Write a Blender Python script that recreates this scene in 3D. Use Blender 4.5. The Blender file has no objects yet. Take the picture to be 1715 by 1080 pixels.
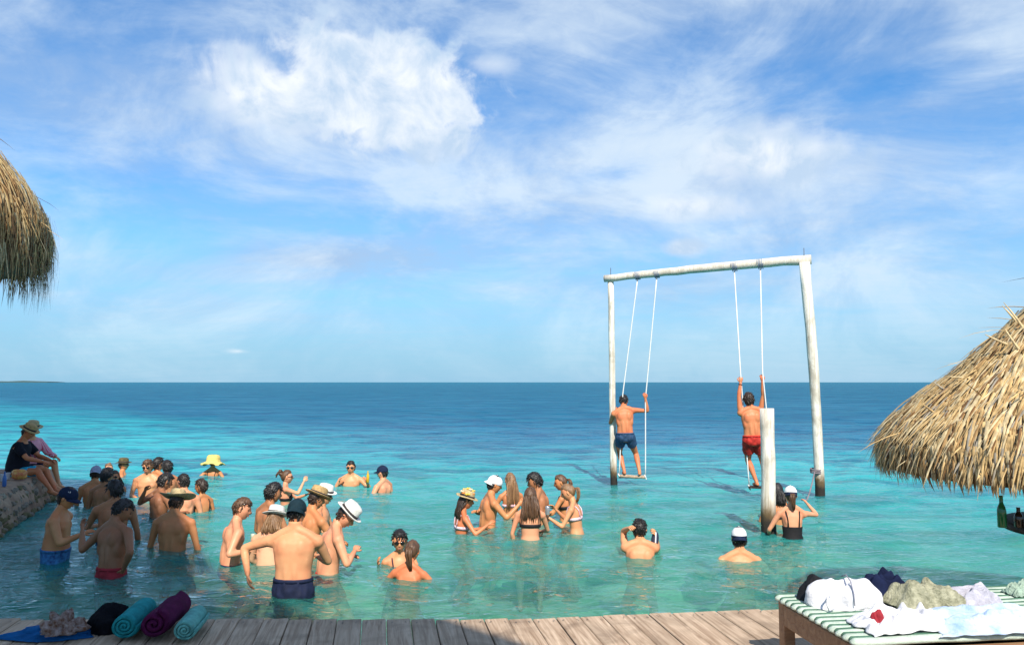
import bpy, bmesh, math, random
import numpy as np
from mathutils import Vector, Matrix, noise as mnoise

R_ = math.radians
S = bpy.context.scene
COL = S.collection
rng = random.Random(7)

# ------------------------------------------------------------------ camera
CAM_H = 2.15
F_PX, W_PX, H_PX, HORIZON = 1334.0, 1715.0, 1080.0, 640.0
PITCH = math.atan((HORIZON - H_PX / 2) / F_PX)
cam = bpy.data.cameras.new('camera')
cam.sensor_width = 36.0
cam.lens = 36.0 * F_PX / W_PX
cam.clip_start = 0.05
cam.clip_end = 60000
camo = bpy.data.objects.new('camera', cam)
camo.location = (0, 0, CAM_H)
camo.rotation_euler = (math.pi / 2 + PITCH, 0, 0)
COL.objects.link(camo)
S.camera = camo

# ------------------------------------------------------------------ light
SUN_EL, SUN_AZ = R_(45), R_(8)          # the sun stands behind the viewer, to the right
# direction towards the sun
SUN_DIR = Vector((math.sin(SUN_AZ) * math.cos(SUN_EL), -math.cos(SUN_AZ) * math.cos(SUN_EL), math.sin(SUN_EL)))
sl = bpy.data.lights.new('sun', 'SUN')
sl.energy = 4.8
sl.angle = R_(0.6)
sl.color = (1.0, 0.93, 0.82)
so = bpy.data.objects.new('sun', sl)
so.rotation_euler = SUN_DIR.to_track_quat('Z', 'Y').to_euler()
so.location = (6, -12, 14)
COL.objects.link(so)

S.view_settings.view_transform = 'Standard'
S.view_settings.look = 'None'
S.view_settings.gamma = 1
S.view_settings.exposure = 0.48
S.view_settings.use_curve_mapping = False
S.render.engine = 'CYCLES'
S.cycles.max_bounces = 4
S.cycles.diffuse_bounces = 2
S.cycles.glossy_bounces = 3
S.cycles.transparent_max_bounces = 16
S.cycles.caustics_reflective = False
S.cycles.caustics_refractive = False
S.cycles.use_denoising = True

world = bpy.data.worlds.new('World')
S.world = world
world.use_nodes = True
world.cycles.sampling_method = 'MANUAL'
world.cycles.sample_map_resolution = 256


class NT:
    """small helper for writing node trees"""
    def __init__(s, tree):
        s.t = tree
        tree.nodes.clear()

    def n(s, typ, **kw):
        nd = s.t.nodes.new(typ)
        ins = kw.pop('ins', {})
        for k, v in kw.items():
            setattr(nd, k, v)
        for k, v in ins.items():
            sock = nd.inputs[k]
            if isinstance(v, bpy.types.NodeSocket):
                s.t.links.new(v, sock)
            else:
                sock.default_value = v
        return nd

    def math(s, op, a, b=None, c=None, clamp=False):
        nd = s.n('ShaderNodeMath', operation=op, use_clamp=clamp)
        for i, v in enumerate((a, b, c)):
            if v is None:
                continue
            if isinstance(v, bpy.types.NodeSocket):
                s.t.links.new(v, nd.inputs[i])
            else:
                nd.inputs[i].default_value = v
        return nd.outputs[0]

    def mix(s, fac, a, b, blend='MIX'):
        nd = s.n('ShaderNodeMix', data_type='RGBA', blend_type=blend)
        for i, v in ((0, fac), (6, a), (7, b)):
            if isinstance(v, bpy.types.NodeSocket):
                s.t.links.new(v, nd.inputs[i])
            else:
                nd.inputs[i].default_value = v if i == 0 else ((*v, 1) if len(v) == 3 else v)
        return nd.outputs[2]

    def ramp(s, fac, stops, interp='LINEAR'):
        nd = s.n('ShaderNodeValToRGB')
        nd.color_ramp.interpolation = interp
        el = nd.color_ramp.elements
        while len(el) < len(stops):
            el.new(0.5)
        for e, (p, c) in zip(el, stops):
            e.position = p
            e.color = (*c, 1) if len(c) == 3 else c
        s.t.links.new(fac, nd.inputs[0])
        return nd.outputs[0]

    def mrange(s, v, a, b, c=0.0, d=1.0, smooth=False):
        nd = s.n('ShaderNodeMapRange', interpolation_type='SMOOTHSTEP' if smooth else 'LINEAR')
        s.t.links.new(v, nd.inputs[0])
        for i, x in enumerate((a, b, c, d)):
            if isinstance(x, bpy.types.NodeSocket):
                s.t.links.new(x, nd.inputs[i + 1])
            else:
                nd.inputs[i + 1].default_value = x
        return nd.outputs[0]

    def noise(s, vec, scale, detail=4, rough=0.55, dist=0.0, col=False, dims='3D'):
        nd = s.n('ShaderNodeTexNoise', noise_dimensions=dims, ins={'Scale': scale, 'Detail': detail, 'Roughness': rough, 'Distortion': dist})
        if vec is not None:
            s.t.links.new(vec, nd.inputs['Vector'])
        return nd.outputs[1 if col else 0]

    def mapping(s, vec, loc=(0, 0, 0), rot=(0, 0, 0), scale=(1, 1, 1)):
        nd = s.n('ShaderNodeMapping', ins={'Location': loc, 'Rotation': rot, 'Scale': scale})
        s.t.links.new(vec, nd.inputs[0])
        return nd.outputs[0]


def build_world():
    t = NT(world.node_tree)
    sky = t.n('ShaderNodeTexSky', sky_type='NISHITA', sun_disc=False, sun_elevation=SUN_EL,
              sun_rotation=math.pi - SUN_AZ, altitude=0, air_density=1.0, dust_density=0.35, ozone_density=2.2)
    tc = t.n('ShaderNodeTexCoord')
    d = tc.outputs['Generated']
    sep = t.n('ShaderNodeSeparateXYZ', ins={0: d})
    x, y, z = sep.outputs
    zp = t.math('ADD', t.math('MAXIMUM', z, 0.0), 0.10)
    u = t.math('DIVIDE', x, zp)
    v = t.math('DIVIDE', y, zp)
    uv = t.n('ShaderNodeCombineXYZ', ins={0: u, 1: v, 2: 0.0}).outputs[0]
    # angles of a direction in degrees, for the few large clouds with a place of their own
    az = t.math('MULTIPLY', t.math('ARCTAN2', x, y), 57.2958)
    el = t.math('MULTIPLY', t.math('ARCSINE', z), 57.2958)

    angv = t.n('ShaderNodeCombineXYZ', ins={0: az, 1: el, 2: 0.0}).outputs[0]

    def blob(a, e, ra, re, tilt=0.0, warp=None, peak=1.0):
        m = t.n('ShaderNodeMapping', vector_type='TEXTURE', ins={0: angv, 'Location': (a, e, 0), 'Rotation': (0, 0, R_(tilt)), 'Scale': (ra, re, 1)})
        r = t.n('ShaderNodeVectorMath', operation='LENGTH', ins={0: m.outputs[0]}).outputs['Value']
        if warp is not None:
            r = t.math('ADD', r, warp)
        return t.mrange(r, 1.0, 0.0, 0.0, peak, True)

    # clear sky made a little deeper
    hsv = t.n('ShaderNodeHueSaturation', ins={'Hue': 0.495, 'Saturation': 1.25, 'Value': 1.0, 'Color': sky.outputs[0]})
    base = t.mix(1.0, hsv.outputs[0], (1.02, 1.40, 1.68), 'MULTIPLY')
    # wide soft sheets, drawn-out wisps and a fine mottle
    c1 = t.noise(t.mapping(angv, loc=(7.3, 1.4, 0), rot=(0, 0, 0.16), scale=(0.060, 0.125, 1)), 1.0, 7, 0.62, 0.35, False, '2D')
    c2 = t.noise(t.mapping(uv, loc=(5.3, 2.4, 0), rot=(0, 0, -0.25), scale=(0.75, 1.9, 1)), 1.5, 6, 0.62, 0.6, False, '2D')
    c3 = t.noise(t.mapping(angv, loc=(0.3, 7.4, 0), rot=(0, 0, -0.2), scale=(0.32, 0.62, 1)), 1.0, 5, 0.66, 0.5, False, '2D')
    cov = t.math('ADD', t.math('MULTIPLY', c1, 0.62), t.math('MULTIPLY', c2, 0.20))
    cov = t.math('ADD', cov, t.math('MULTIPLY', c3, 0.18))
    bias = None
    for (a, e, ra, re, tl, w) in [(17, 14.2, 18, 7, -6, 0.22), (-16, 19, 18, 8, -8, 0.16), (-13, 8.6, 15, 2.4, 4, 0.26), (14, 6.5, 20, 2.2, -2, .14), (-20, 4.6, 16, 1.8, 2, .12),
                                  (2, 13, 17, 7, 5, 0.17), (-30, 18, 12, 6, -20, 0.10), (30, 23, 11, 8, 0, 0.12), (22, 9, 14, 4, 0, 0.10), (20, 26, 9, 3, 12, .12),
                                  (-26, 10.0, 9, 2.8, -10, -0.16), (11, 22.5, 9, 3.0, 10, -0.15), (-31, 13.5, 5, 3, 0, -0.10),
                                  (8, 14.8, 6, 1.7, 8, -0.15), (-28, 25, 10, 4, -10, -0.12), (-2, 26.5, 8, 3, 0, -0.06),
                                  (-11, 5.4, 12, 1.6, 2, -0.10), (27, 19.0, 7, 1.6, 6, -0.16), (-5, 23.5, 4, 2, 0, -0.12), (18, 5.5, 14, 2, 0, -.05)]:
        b = blob(a, e, ra, re, tl, None, w)
        bias = b if bias is None else t.math('ADD', bias, b)
    cov = t.math('ADD', cov, bias)
    thin = t.mrange(cov, 0.20, 0.86, 0.0, 0.94, True)
    # towards the horizon a pale milky veil
    veil = t.mrange(el, 0.0, 14.0, 0.85, 0.0, True)
    base = t.mix(veil, base, (2.1, 4.9, 7.4))
    thin = t.math('MULTIPLY', thin, t.mrange(el, 0.5, 7.0, 0.45, 1.0, True))
    # cumulus
    puff = t.noise(angv, 0.26, 7, 0.60, 0.25, False, '2D')
    vor = t.n('ShaderNodeTexVoronoi', feature='SMOOTH_F1', voronoi_dimensions='2D', ins={'Scale': 0.55, 'Detail': 0.0, 'Smoothness': 0.7})
    t.t.links.new(t.mapping(angv, scale=(1, 1.25, 1)), vor.inputs['Vector'])
    warp = t.math('ADD', t.math('MULTIPLY', t.math('SUBTRACT', puff, 0.5), 1.15), t.math('MULTIPLY', t.math('SUBTRACT', vor.outputs[0], 0.40), 0.14))
    cum = blob(-10.0, 20.2, 11.5, 5.4, -6, warp, 1.7)
    for (a, e, ra, re, tl, w) in [(-17.5, 19.5, 9, 4.6, -14, .75), (-10.5, 17.4, 3.0, 1.6, 0, .6), (-1.5, 22.2, 4.0, 1.5, 0, .38), (18.0, 15.4, 9.5, 3.6, -4, .62), (12.4, 9.4, 2.2, 1.0, 0, .6), (-19, 2.1, 1.6, .40, 0, .4),
                                  (21, 26.5, 8, 1.5, 14, .5), (13, 12.2, 9, 1.8, -3, .5)]:
        cum = t.math('MAXIMUM', cum, blob(a, e, ra, re, tl, warp, w))
    cum = t.mrange(cum, 0.04, 0.62, 0.0, 0.96, True)
    white = t.mix(t.mrange(t.math('ADD', puff, t.math('MULTIPLY', vor.outputs[0], -0.12)), 0.30, 0.62), (5.2, 6.7, 8.6), (9.2, 9.6, 10.0))
    grey = t.mix(t.mrange(c1, 0.38, 0.62), (4.1, 5.5, 7.7), (6.9, 8.1, 9.3))
    out = t.mix(thin, base, grey)
    out = t.mix(cum, out, white)
    bg = t.n('ShaderNodeBackground', ins={0: out, 1: 0.077})
    o = t.n('ShaderNodeOutputWorld')
    t.t.links.new(bg.outputs[0], o.inputs[0])


build_world()


# ------------------------------------------------------------------ pixels <-> places (only to read positions off the photograph)
def ray(px, py):
    a = Vector(((px - W_PX / 2) / F_PX, 1.0, (H_PX / 2 - py) / F_PX))
    c, s = math.cos(PITCH), math.sin(PITCH)
    return Vector((a.x, a.y * c - a.z * s, a.y * s + a.z * c))


def at_z(px, py, z):
    r = ray(px, py)
    k = (z - CAM_H) / r.z
    return Vector((0, 0, CAM_H)) + r * k


def at_y(px, py, Y):
    r = ray(px, py)
    return Vector((0, 0, CAM_H)) + r * (Y / r.y)


# ------------------------------------------------------------------ materials
MATS = {}


def principled(name, color, rough=0.6, spec=0.4, var=0.15, nscale=8.0, bump=0.0, bscale=30.0, color2=None, stretch=(1, 1, 1), metal=0.0, detail=5):
    if name in MATS:
        return MATS[name]
    m = bpy.data.materials.new(name)
    m.use_nodes = True
    t = NT(m.node_tree)
    tc = t.n('ShaderNodeTexCoord').outputs['Object']
    mp = t.mapping(tc, scale=stretch)
    nz = t.noise(mp, nscale, detail, 0.6)
    c2 = color2 if color2 else tuple(max(0, c * (1 - var * 2.2)) for c in color)
    c = t.mix(t.mrange(nz, 0.32, 0.68), c2, color)
    b = t.n('ShaderNodeBsdfPrincipled', ins={'Base Color': c, 'Roughness': rough, 'Specular IOR Level': spec, 'Metallic': metal})
    if bump > 0:
        bn = t.n('ShaderNodeBump', ins={'Strength': bump, 'Distance': 0.02, 'Height': t.noise(mp, bscale, 5, 0.6)})
        t.t.links.new(bn.outputs[0], b.inputs['Normal'])
    o = t.n('ShaderNodeOutputMaterial')
    t.t.links.new(b.outputs[0], o.inputs[0])
    MATS[name] = m
    return m


def skin_mat(name, color, red=0.35):
    if name in MATS:
        return MATS[name]
    m = bpy.data.materials.new(name)
    m.use_nodes = True
    t = NT(m.node_tree)
    tc = t.n('ShaderNodeTexCoord').outputs['Object']
    n1 = t.noise(tc, 5.0, 4, 0.55)
    n2 = t.noise(tc, 60.0, 3, 0.6)
    redc = (color[0] * 1.02, color[1] * (1 - 0.42 * red), color[2] * (1 - 0.45 * red))
    c = t.mix(t.mrange(n1, 0.42, 0.70), color, redc)
    c = t.mix(t.math('MULTIPLY', t.mrange(n2, 0.55, 0.75), 0.20), c, tuple(v * 0.6 for v in color))
    n3 = t.noise(tc, 2.2, 3, 0.5)
    c = t.mix(t.math('MULTIPLY', t.mrange(n3, 0.40, 0.62), 0.35), c, tuple(v * 0.66 for v in redc))
    b = t.n('ShaderNodeBsdfPrincipled', ins={'Base Color': c, 'Roughness': t.mrange(n1, 0.35, 0.65, 0.42, 0.64), 'Specular IOR Level': 0.34})
    bn = t.n('ShaderNodeBump', ins={'Strength': 0.10, 'Distance': 0.01, 'Height': t.noise(tc, 22.0, 4, 0.6)})
    t.t.links.new(bn.outputs[0], b.inputs['Normal'])
    o = t.n('ShaderNodeOutputMaterial')
    t.t.links.new(b.outputs[0], o.inputs[0])
    MATS[name] = m
    return m


def stripe_mat(name, c1, c2, scale, axis=0, width=0.5, rough=0.75):
    if name in MATS:
        return MATS[name]
    m = bpy.data.materials.new(name)
    m.use_nodes = True
    t = NT(m.node_tree)
    tc = t.n('ShaderNodeTexCoord').outputs['Object']
    sep = t.n('ShaderNodeSeparateXYZ', ins={0: tc}).outputs[axis]
    f = t.math('FRACT', t.math('MULTIPLY', sep, scale))
    c = t.mix(t.math('GREATER_THAN', f, width), c1, c2)
    b = t.n('ShaderNodeBsdfPrincipled', ins={'Base Color': c, 'Roughness': rough})
    o = t.n('ShaderNodeOutputMaterial')
    t.t.links.new(b.outputs[0], o.inputs[0])
    MATS[name] = m
    return m


SKINS = {
    'pale': skin_mat('skin_pale', (0.74, 0.41, 0.24), 0.50),
    'light': skin_mat('skin_light', (0.66, 0.32, 0.155), 0.50),
    'tan': skin_mat('skin_tan', (0.56, 0.245, 0.10), 0.45),
    'olive': skin_mat('skin_olive', (0.40, 0.18, 0.082), 0.40),
    'rosy': skin_mat('skin_rosy', (0.69, 0.335, 0.185), 0.55),
    'deep': skin_mat('skin_deep', (0.30, 0.135, 0.066), 0.35),
    'burnt': skin_mat('skin_burnt', (0.60, 0.22, 0.095), 0.65),
}
HAIRS = {
    'black': principled('hair_black', (0.018, 0.014, 0.013), 0.42, 0.5, 0.2, 40, 0.5, 60, stretch=(1, 1, .25)),
    'dark': principled('hair_dark_brown', (0.045, 0.024, 0.014), 0.45, 0.5, 0.25, 40, 0.5, 60, stretch=(1, 1, .25)),
    'brown': principled('hair_brown', (0.14, 0.068, 0.030), 0.45, 0.5, 0.3, 30, 0.5, 60, color2=(0.05, 0.024, 0.012), stretch=(1, 1, .2)),
    'blond': principled('hair_dark_blond', (0.30, 0.165, 0.075), 0.45, 0.5, 0.3, 30, 0.5, 60, color2=(0.11, 0.055, 0.025), stretch=(1, 1, .2)),
}
M_EYE = principled('eye_dark', (0.03, 0.02, 0.015), 0.2, 0.5)
M_LIP = principled('lip', (0.42, 0.15, 0.11), 0.45)
M_GLASS = principled('dark_lens', (0.012, 0.010, 0.010), 0.12, 0.6)


# ------------------------------------------------------------------ mesh helpers
class MB:
    """collects vertices and faces for ONE mesh object"""
    def __init__(s):
        s.v, s.f, s.m = [], [], []

    def add(s, verts, faces, mat=0):
        o = len(s.v)
        s.v.extend([tuple(p) for p in verts])
        s.f.extend([tuple(i + o for i in f) for f in faces])
        s.m.extend([mat] * len(faces))

    def box(s, c, size, rot=None, mat=0, taper=1.0):
        x, y, z = (k / 2 for k in size)
        vs = [Vector((sx * x * (taper if sz > 0 else 1), sy * y * (taper if sz > 0 else 1), sz * z)) for sz in (-1, 1) for sy in (-1, 1) for sx in (-1, 1)]
        if rot is not None:
            vs = [rot @ p for p in vs]
        c = Vector(c)
        s.add([p + c for p in vs], [(0, 2, 3, 1), (4, 5, 7, 6), (0, 1, 5, 4), (2, 6, 7, 3), (0, 4, 6, 2), (1, 3, 7, 5)], mat)

    def rings(s, rings, mat=0, cap=True):
        n = len(rings[0])
        vs, fs = [], []
        for r in rings:
            vs.extend(r)
        for i in range(len(rings) - 1):
            for j in range(n):
                k = (j + 1) % n
                fs.append((i * n + j, i * n + k, (i + 1) * n + k, (i + 1) * n + j))
        if cap:
            fs.append(tuple(range(n - 1, -1, -1)))
            fs.append(tuple((len(rings) - 1) * n + j for j in range(n)))
        s.add(vs, fs, mat)

    def tube(s, pts, radii, n=8, mat=0, cap=True, round_ends=False, flat=None):
        pts = [Vector(p) for p in pts]
        if not hasattr(radii, '__len__'):
            radii = [radii] * len(pts)
        if round_ends:
            d0 = (pts[0] - pts[1]).normalized()
            d1 = (pts[-1] - pts[-2]).normalized()
            pts = [pts[0] + d0 * radii[0] * .8] + pts + [pts[-1] + d1 * radii[-1] * .8]
            radii = [radii[0] * .45] + list(radii) + [radii[-1] * .45]
        t = (pts[1] - pts[0]).normalized()
        ref = Vector((0, 0, 1)) if abs(t.z) < 0.9 else Vector((0, 1, 0))
        u = t.cross(ref).normalized()
        rings = []
        for i, p in enumerate(pts):
            if i == 0:
                t = (pts[1] - pts[0]).normalized()
            elif i == len(pts) - 1:
                t = (pts[-1] - pts[-2]).normalized()
            else:
                t = ((pts[i + 1] - p).normalized() + (p - pts[i - 1]).normalized()).normalized()
            u = (u - t * u.dot(t))
            if u.length < 1e-5:
                u = t.orthogonal()
            u.normalize()
            w = t.cross(u)
            r = radii[i]
            fl = 1.0 if flat is None else flat
            rings.append([p + u * (math.cos(a) * r) + w * (math.sin(a) * r * fl) for a in (2 * math.pi * k / n for k in range(n))])
        s.rings(rings, mat, cap)

    def ellipsoid(s, c, rad, rot=None, nu=12, nv=8, mat=0, fn=None):
        c = Vector(c)
        vs = []
        for i in range(1, nv):
            th = math.pi * i / nv
            for j in range(nu):
                ph = 2 * math.pi * j / nu
                vs.append(Vector((math.sin(th) * math.cos(ph), math.sin(th) * math.sin(ph), math.cos(th))))
        vs += [Vector((0, 0, 1)), Vector((0, 0, -1))]
        fs = []
        for i in range(nv - 2):
            for j in range(nu):
                k = (j + 1) % nu
                fs.append((i * nu + j, (i + 1) * nu + j, (i + 1) * nu + k, i * nu + k))
        top, bot = (nv - 1) * nu, (nv - 1) * nu + 1
        for j in range(nu):
            k = (j + 1) % nu
            fs.append((top, j, k))
            fs.append((bot, (nv - 2) * nu + k, (nv - 2) * nu + j))
        out = []
        for p in vs:
            q = fn(p) if fn else Vector((p.x * rad[0], p.y * rad[1], p.z * rad[2]))
            if rot is not None:
                q = rot @ q
            out.append(q + c)
        s.add(out, fs, mat)

    def lathe(s, prof, n=24, c=(0, 0, 0), rot=None, mat=0, fn=None, close=True):
        c = Vector(c)
        rings = []
        for (r, z) in prof:
            ring = []
            for j in range(n):
                a = 2 * math.pi * j / n
                p = Vector((math.cos(a) * r, math.sin(a) * r, z))
                if fn:
                    p = fn(p, a, r, z)
                if rot is not None:
                    p = rot @ p
                ring.append(p + c)
            rings.append(ring)
        s.rings(rings, mat, close)

    def mesh(s, name, mats, smooth=True):
        me = bpy.data.meshes.new(name)
        me.from_pydata(s.v, [], s.f)
        for m in (mats if isinstance(mats, (list, tuple)) else [mats]):
            me.materials.append(m)
        me.polygons.foreach_set('material_index', s.m)
        me.polygons.foreach_set('use_smooth', [smooth] * len(s.f))
        me.update()
        return me

    def build(s, name, mats, parent=None, smooth=True, loc=None, rot=None, recalc=False):
        me = s.mesh(name, mats, smooth)
        if recalc:
            bm = bmesh.new()
            bm.from_mesh(me)
            bmesh.ops.recalc_face_normals(bm, faces=bm.faces)
            bm.to_mesh(me)
            bm.free()
        return link(name, me, parent, loc, rot)


def link(name, data, parent=None, loc=None, rot=None):
    o = bpy.data.objects.new(name, data)
    COL.objects.link(o)
    if parent is not None:
        o.parent = parent
    if loc is not None:
        o.location = loc
    if rot is not None:
        o.rotation_euler = rot
    return o


def tag(o, label=None, cat=None, group=None, kind=None):
    if label:
        o['label'] = label
    if cat:
        o['category'] = cat
    if group:
        o['group'] = group
    if kind:
        o['kind'] = kind
    return o


def empty(name, loc=(0, 0, 0), rz=0.0):
    o = bpy.data.objects.new(name, None)
    COL.objects.link(o)
    o.location = loc
    o.rotation_euler = (0, 0, rz)
    return o


def remesh(mb, voxel, smooth_it=2):
    """union of overlapping closed pieces as one continuous surface; returns (verts, faces) arrays"""
    me = mb.mesh('tmp', [], True)
    o = bpy.data.objects.new('tmp', me)
    COL.objects.link(o)
    md = o.modifiers.new('r', 'REMESH')
    md.mode = 'VOXEL'
    md.voxel_size = voxel
    dg = bpy.context.evaluated_depsgraph_get()
    e = o.evaluated_get(dg)
    m2 = e.to_mesh()
    nv, nf = len(m2.vertices), len(m2.polygons)
    co = np.empty(nv * 3)
    m2.vertices.foreach_get('co', co)
    co = co.reshape(-1, 3)
    faces = [tuple(p.vertices) for p in m2.polygons]
    ed = np.empty(len(m2.edges) * 2, dtype=np.int64)
    m2.edges.foreach_get('vertices', ed)
    ed = ed.reshape(-1, 2)
    e.to_mesh_clear()
    bpy.data.objects.remove(o)
    bpy.data.meshes.remove(me)
    deg = np.bincount(ed.ravel(), minlength=nv).astype(float)
    deg[deg == 0] = 1
    for _ in range(smooth_it):
        acc = np.zeros_like(co)
        np.add.at(acc, ed[:, 0], co[ed[:, 1]])
        np.add.at(acc, ed[:, 1], co[ed[:, 0]])
        co = co * 0.45 + (acc / deg[:, None]) * 0.55
    return co, faces


def fbm(p, o=4):
    return mnoise.fractal(Vector(p), 1.0, 2.0, o)


# ------------------------------------------------------------------ sea
def sea_floor_z(x, y):
    return -(0.74 + 0.034 * max(0.0, y - 6.0) + 0.03 * max(0.0, y - 18)) + 0.06 * mnoise.noise(Vector((x * 0.5, y * 0.5, 3.1)))


_wr = np.random.RandomState(5)
_WAVES = []
for _ in range(54):
    lam = float(np.exp(_wr.uniform(np.log(0.22), np.log(3.4))))
    ang = _wr.normal(math.pi / 2 - 0.25, 0.55)
    k = 2 * math.pi / lam
    amp = 0.0036 * lam ** 0.85 * _wr.uniform(.5, 1.25) * (1.55 if lam < 0.9 else 1.0)
    _WAVES.append((k * math.cos(ang), k * math.sin(ang), _wr.uniform(0, 6.283), amp, lam))


def wave_h(x, y):
    d = np.sqrt(x * x + y * y)
    h = np.zeros_like(x)
    for kx, ky, ph, a, lam in _WAVES:
        res = np.clip(lam / np.maximum(0.022 * d, 1e-6) - 0.6, 0, 1)      # only waves the sheet can carry
        h += a * res * np.sin(kx * x + ky * y + ph)
    return h


def build_sea():
    an = np.concatenate([np.arange(-86, -38, 2.0), np.arange(-38, 38, 0.31), np.arange(38, 87, 2.0)])
    an = np.radians(an)
    rr = [1.4]
    while rr[-1] < 45:
        rr.append(rr[-1] * 1.0068)
    while rr[-1] < 45000:
        rr.append(rr[-1] * 1.07)
    rr = np.array(rr)
    A, Rr = np.meshgrid(an, rr)
    X = Rr * np.sin(A)
    Y = Rr * np.cos(A)
    Z = wave_h(X, Y)
    nr, na = X.shape
    vs = np.stack([X.ravel(), Y.ravel(), Z.ravel()], 1)
    i, j = np.meshgrid(np.arange(nr - 1), np.arange(na - 1), indexing='ij')
    a = (i * na + j).ravel()
    fs = np.stack([a, a + na, a + na + 1, a + 1], 1)[:, ::-1]
    me = bpy.data.meshes.new('sea')
    me.from_pydata(vs.tolist(), [], fs.tolist())
    me.polygons.foreach_set('use_smooth', [True] * len(me.polygons))
    m = bpy.data.materials.new('sea_water')
    m.use_nodes = True
    t = NT(m.node_tree)
    tc = t.n('ShaderNodeTexCoord').outputs['Object']
    sep = t.n('ShaderNodeSeparateXYZ', ins={0: tc})
    x, y = sep.outputs[0], sep.outputs[1]
    dist = t.n('ShaderNodeVectorMath', operation='LENGTH', ins={0: tc}).outputs['Value']
    ldist = t.math('LOGARITHM', t.math('MAXIMUM', dist, 1.0), 10.0)
    # the shallow shelf reaches much farther out on the left
    wob = t.noise(t.mapping(tc, scale=(0.05, 0.10, 1)), 1.0, 4, 0.6, 0.0, False, '2D')
    wob2 = t.noise(t.mapping(tc, scale=(0.35, 1.0, 1)), 0.5, 4, 0.6, 0.0, False, '2D')
    shelf = t.math('ADD', y, t.math('MULTIPLY', t.math('MINIMUM', x, 0.0), 1.15))
    shelf = t.math('ADD', shelf, t.math('MULTIPLY', t.math('SUBTRACT', wob, 0.5), 16.0))
    shelf = t.math('ADD', shelf, t.math('MULTIPLY', t.math('SUBTRACT', wob2, 0.5), 9.0))
    deepf = t.mrange(shelf, 15.0, 31.0, 0, 1, True)
    shallow = t.ramp(t.mrange(ldist, 0.7, 2.4), [(0.0, (0.09, 0.50, 0.40)), (0.18, (0.055, 0.50, 0.44)), (0.36, (0.024, 0.40, 0.41)), (0.62, (0.014, 0.28, 0.33)), (1.0, (0.008, 0.17, 0.27))])
    deep = t.ramp(t.mrange(ldist, 1.2, 3.2), [(0.0, (0.010, 0.165, 0.26)), (0.25, (0.006, 0.115, 0.21)), (0.6, (0.008, 0.120, 0.205)), (1.0, (0.014, 0.145, 0.225))])
    col = t.mix(deepf, shallow, deep)
    # weed beds and sand patches show through as darker and lighter drifts
    pat = t.noise(t.mapping(tc, loc=(4, 2, 0), scale=(0.30, 0.85, 1)), 0.55, 7, 0.62, 0.4, False, '2D')
    col = t.mix(t.math('MULTIPLY', t.mrange(pat, 0.50, 0.66), 0.34), col, (0.008, 0.16, 0.20))
    pat2 = t.noise(t.mapping(tc, loc=(9, 5, 0), scale=(0.5, 1.3, 1)), 1.7, 6, 0.65, 0.5, False, '2D')
    nearf = t.mrange(dist, 30.0, 6.0)
    col = t.mix(t.math('MULTIPLY', t.mrange(pat2, 0.54, 0.72), t.math('MULTIPLY', nearf, 0.60)), col, (0.16, 0.40, 0.22))
    opq = t.ramp(t.mrange(ldist, 0.7, 1.5), [(0.0, (.08,) * 3), (0.25, (.17,) * 3), (0.47, (.38,) * 3), (0.63, (.62,) * 3), (0.8, (.88,) * 3), (1.0, (1,) * 3)])
    # ripples
    r1 = t.noise(t.mapping(tc, rot=(0, 0, 0.22), scale=(0.55, 1.35, 1)), 5.5, 3, 0.62, 0.35, False, '2D')
    r2 = t.noise(t.mapping(tc, rot=(0, 0, -0.15), scale=(0.45, 1.2, 1)), 1.3, 4, 0.66, 0.3, False, '2D')
    r3 = t.noise(t.mapping(tc, rot=(0, 0, 0.1), scale=(0.4, 1.0, 1)), 0.28, 7, 0.70, 0.2, False, '2D')
    w1 = t.mrange(dist, 9.0, 30.0, 0.055, 0.0)
    w2 = t.mrange(dist, 10.0, 60.0, 0.11, 0.14)
    w3 = t.mrange(dist, 14.0, 120.0, 0.05, 1.0)
    h = t.math('ADD', t.math('ADD', t.math('MULTIPLY', r1, w1), t.math('MULTIPLY', r2, w2)), t.math('MULTIPLY', r3, w3))
    bump = t.n('ShaderNodeBump', ins={'Strength': 1.0, 'Distance': 0.55, 'Height': h}).outputs[0]
    # wave shading put into the water colour: dark troughs, then paler streaks
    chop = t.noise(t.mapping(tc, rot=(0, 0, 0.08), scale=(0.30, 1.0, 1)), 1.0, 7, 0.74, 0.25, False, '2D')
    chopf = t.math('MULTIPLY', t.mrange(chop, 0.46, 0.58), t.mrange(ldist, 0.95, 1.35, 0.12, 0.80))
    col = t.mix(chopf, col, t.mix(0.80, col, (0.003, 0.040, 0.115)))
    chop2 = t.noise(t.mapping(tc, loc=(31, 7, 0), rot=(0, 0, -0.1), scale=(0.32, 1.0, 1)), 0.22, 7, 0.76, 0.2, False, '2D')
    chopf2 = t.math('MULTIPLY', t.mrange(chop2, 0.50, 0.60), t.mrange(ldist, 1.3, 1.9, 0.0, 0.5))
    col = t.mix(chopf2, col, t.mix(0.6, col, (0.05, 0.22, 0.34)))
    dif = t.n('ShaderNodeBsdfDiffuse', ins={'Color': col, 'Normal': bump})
    tr = t.n('ShaderNodeBsdfTransparent', ins={'Color': (0.60, 0.98, 0.90, 1)})
    rf = t.n('ShaderNodeBsdfRefraction', ins={'Color': (0.60, 0.98, 0.90, 1), 'Roughness': 0.03, 'IOR': 1.25, 'Normal': bump})
    thru = t.n('ShaderNodeMixShader', ins={0: 0.46, 1: tr.outputs[0], 2: rf.outputs[0]})
    body = t.n('ShaderNodeMixShader', ins={0: opq, 1: thru.outputs[0], 2: dif.outputs[0]})
    gl = t.n('ShaderNodeBsdfGlossy', ins={'Color': (1, 1, 1, 1), 'Roughness': 0.03, 'Normal': bump})
    fr = t.n('ShaderNodeFresnel', ins={'IOR': 1.33, 'Normal': bump})
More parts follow.
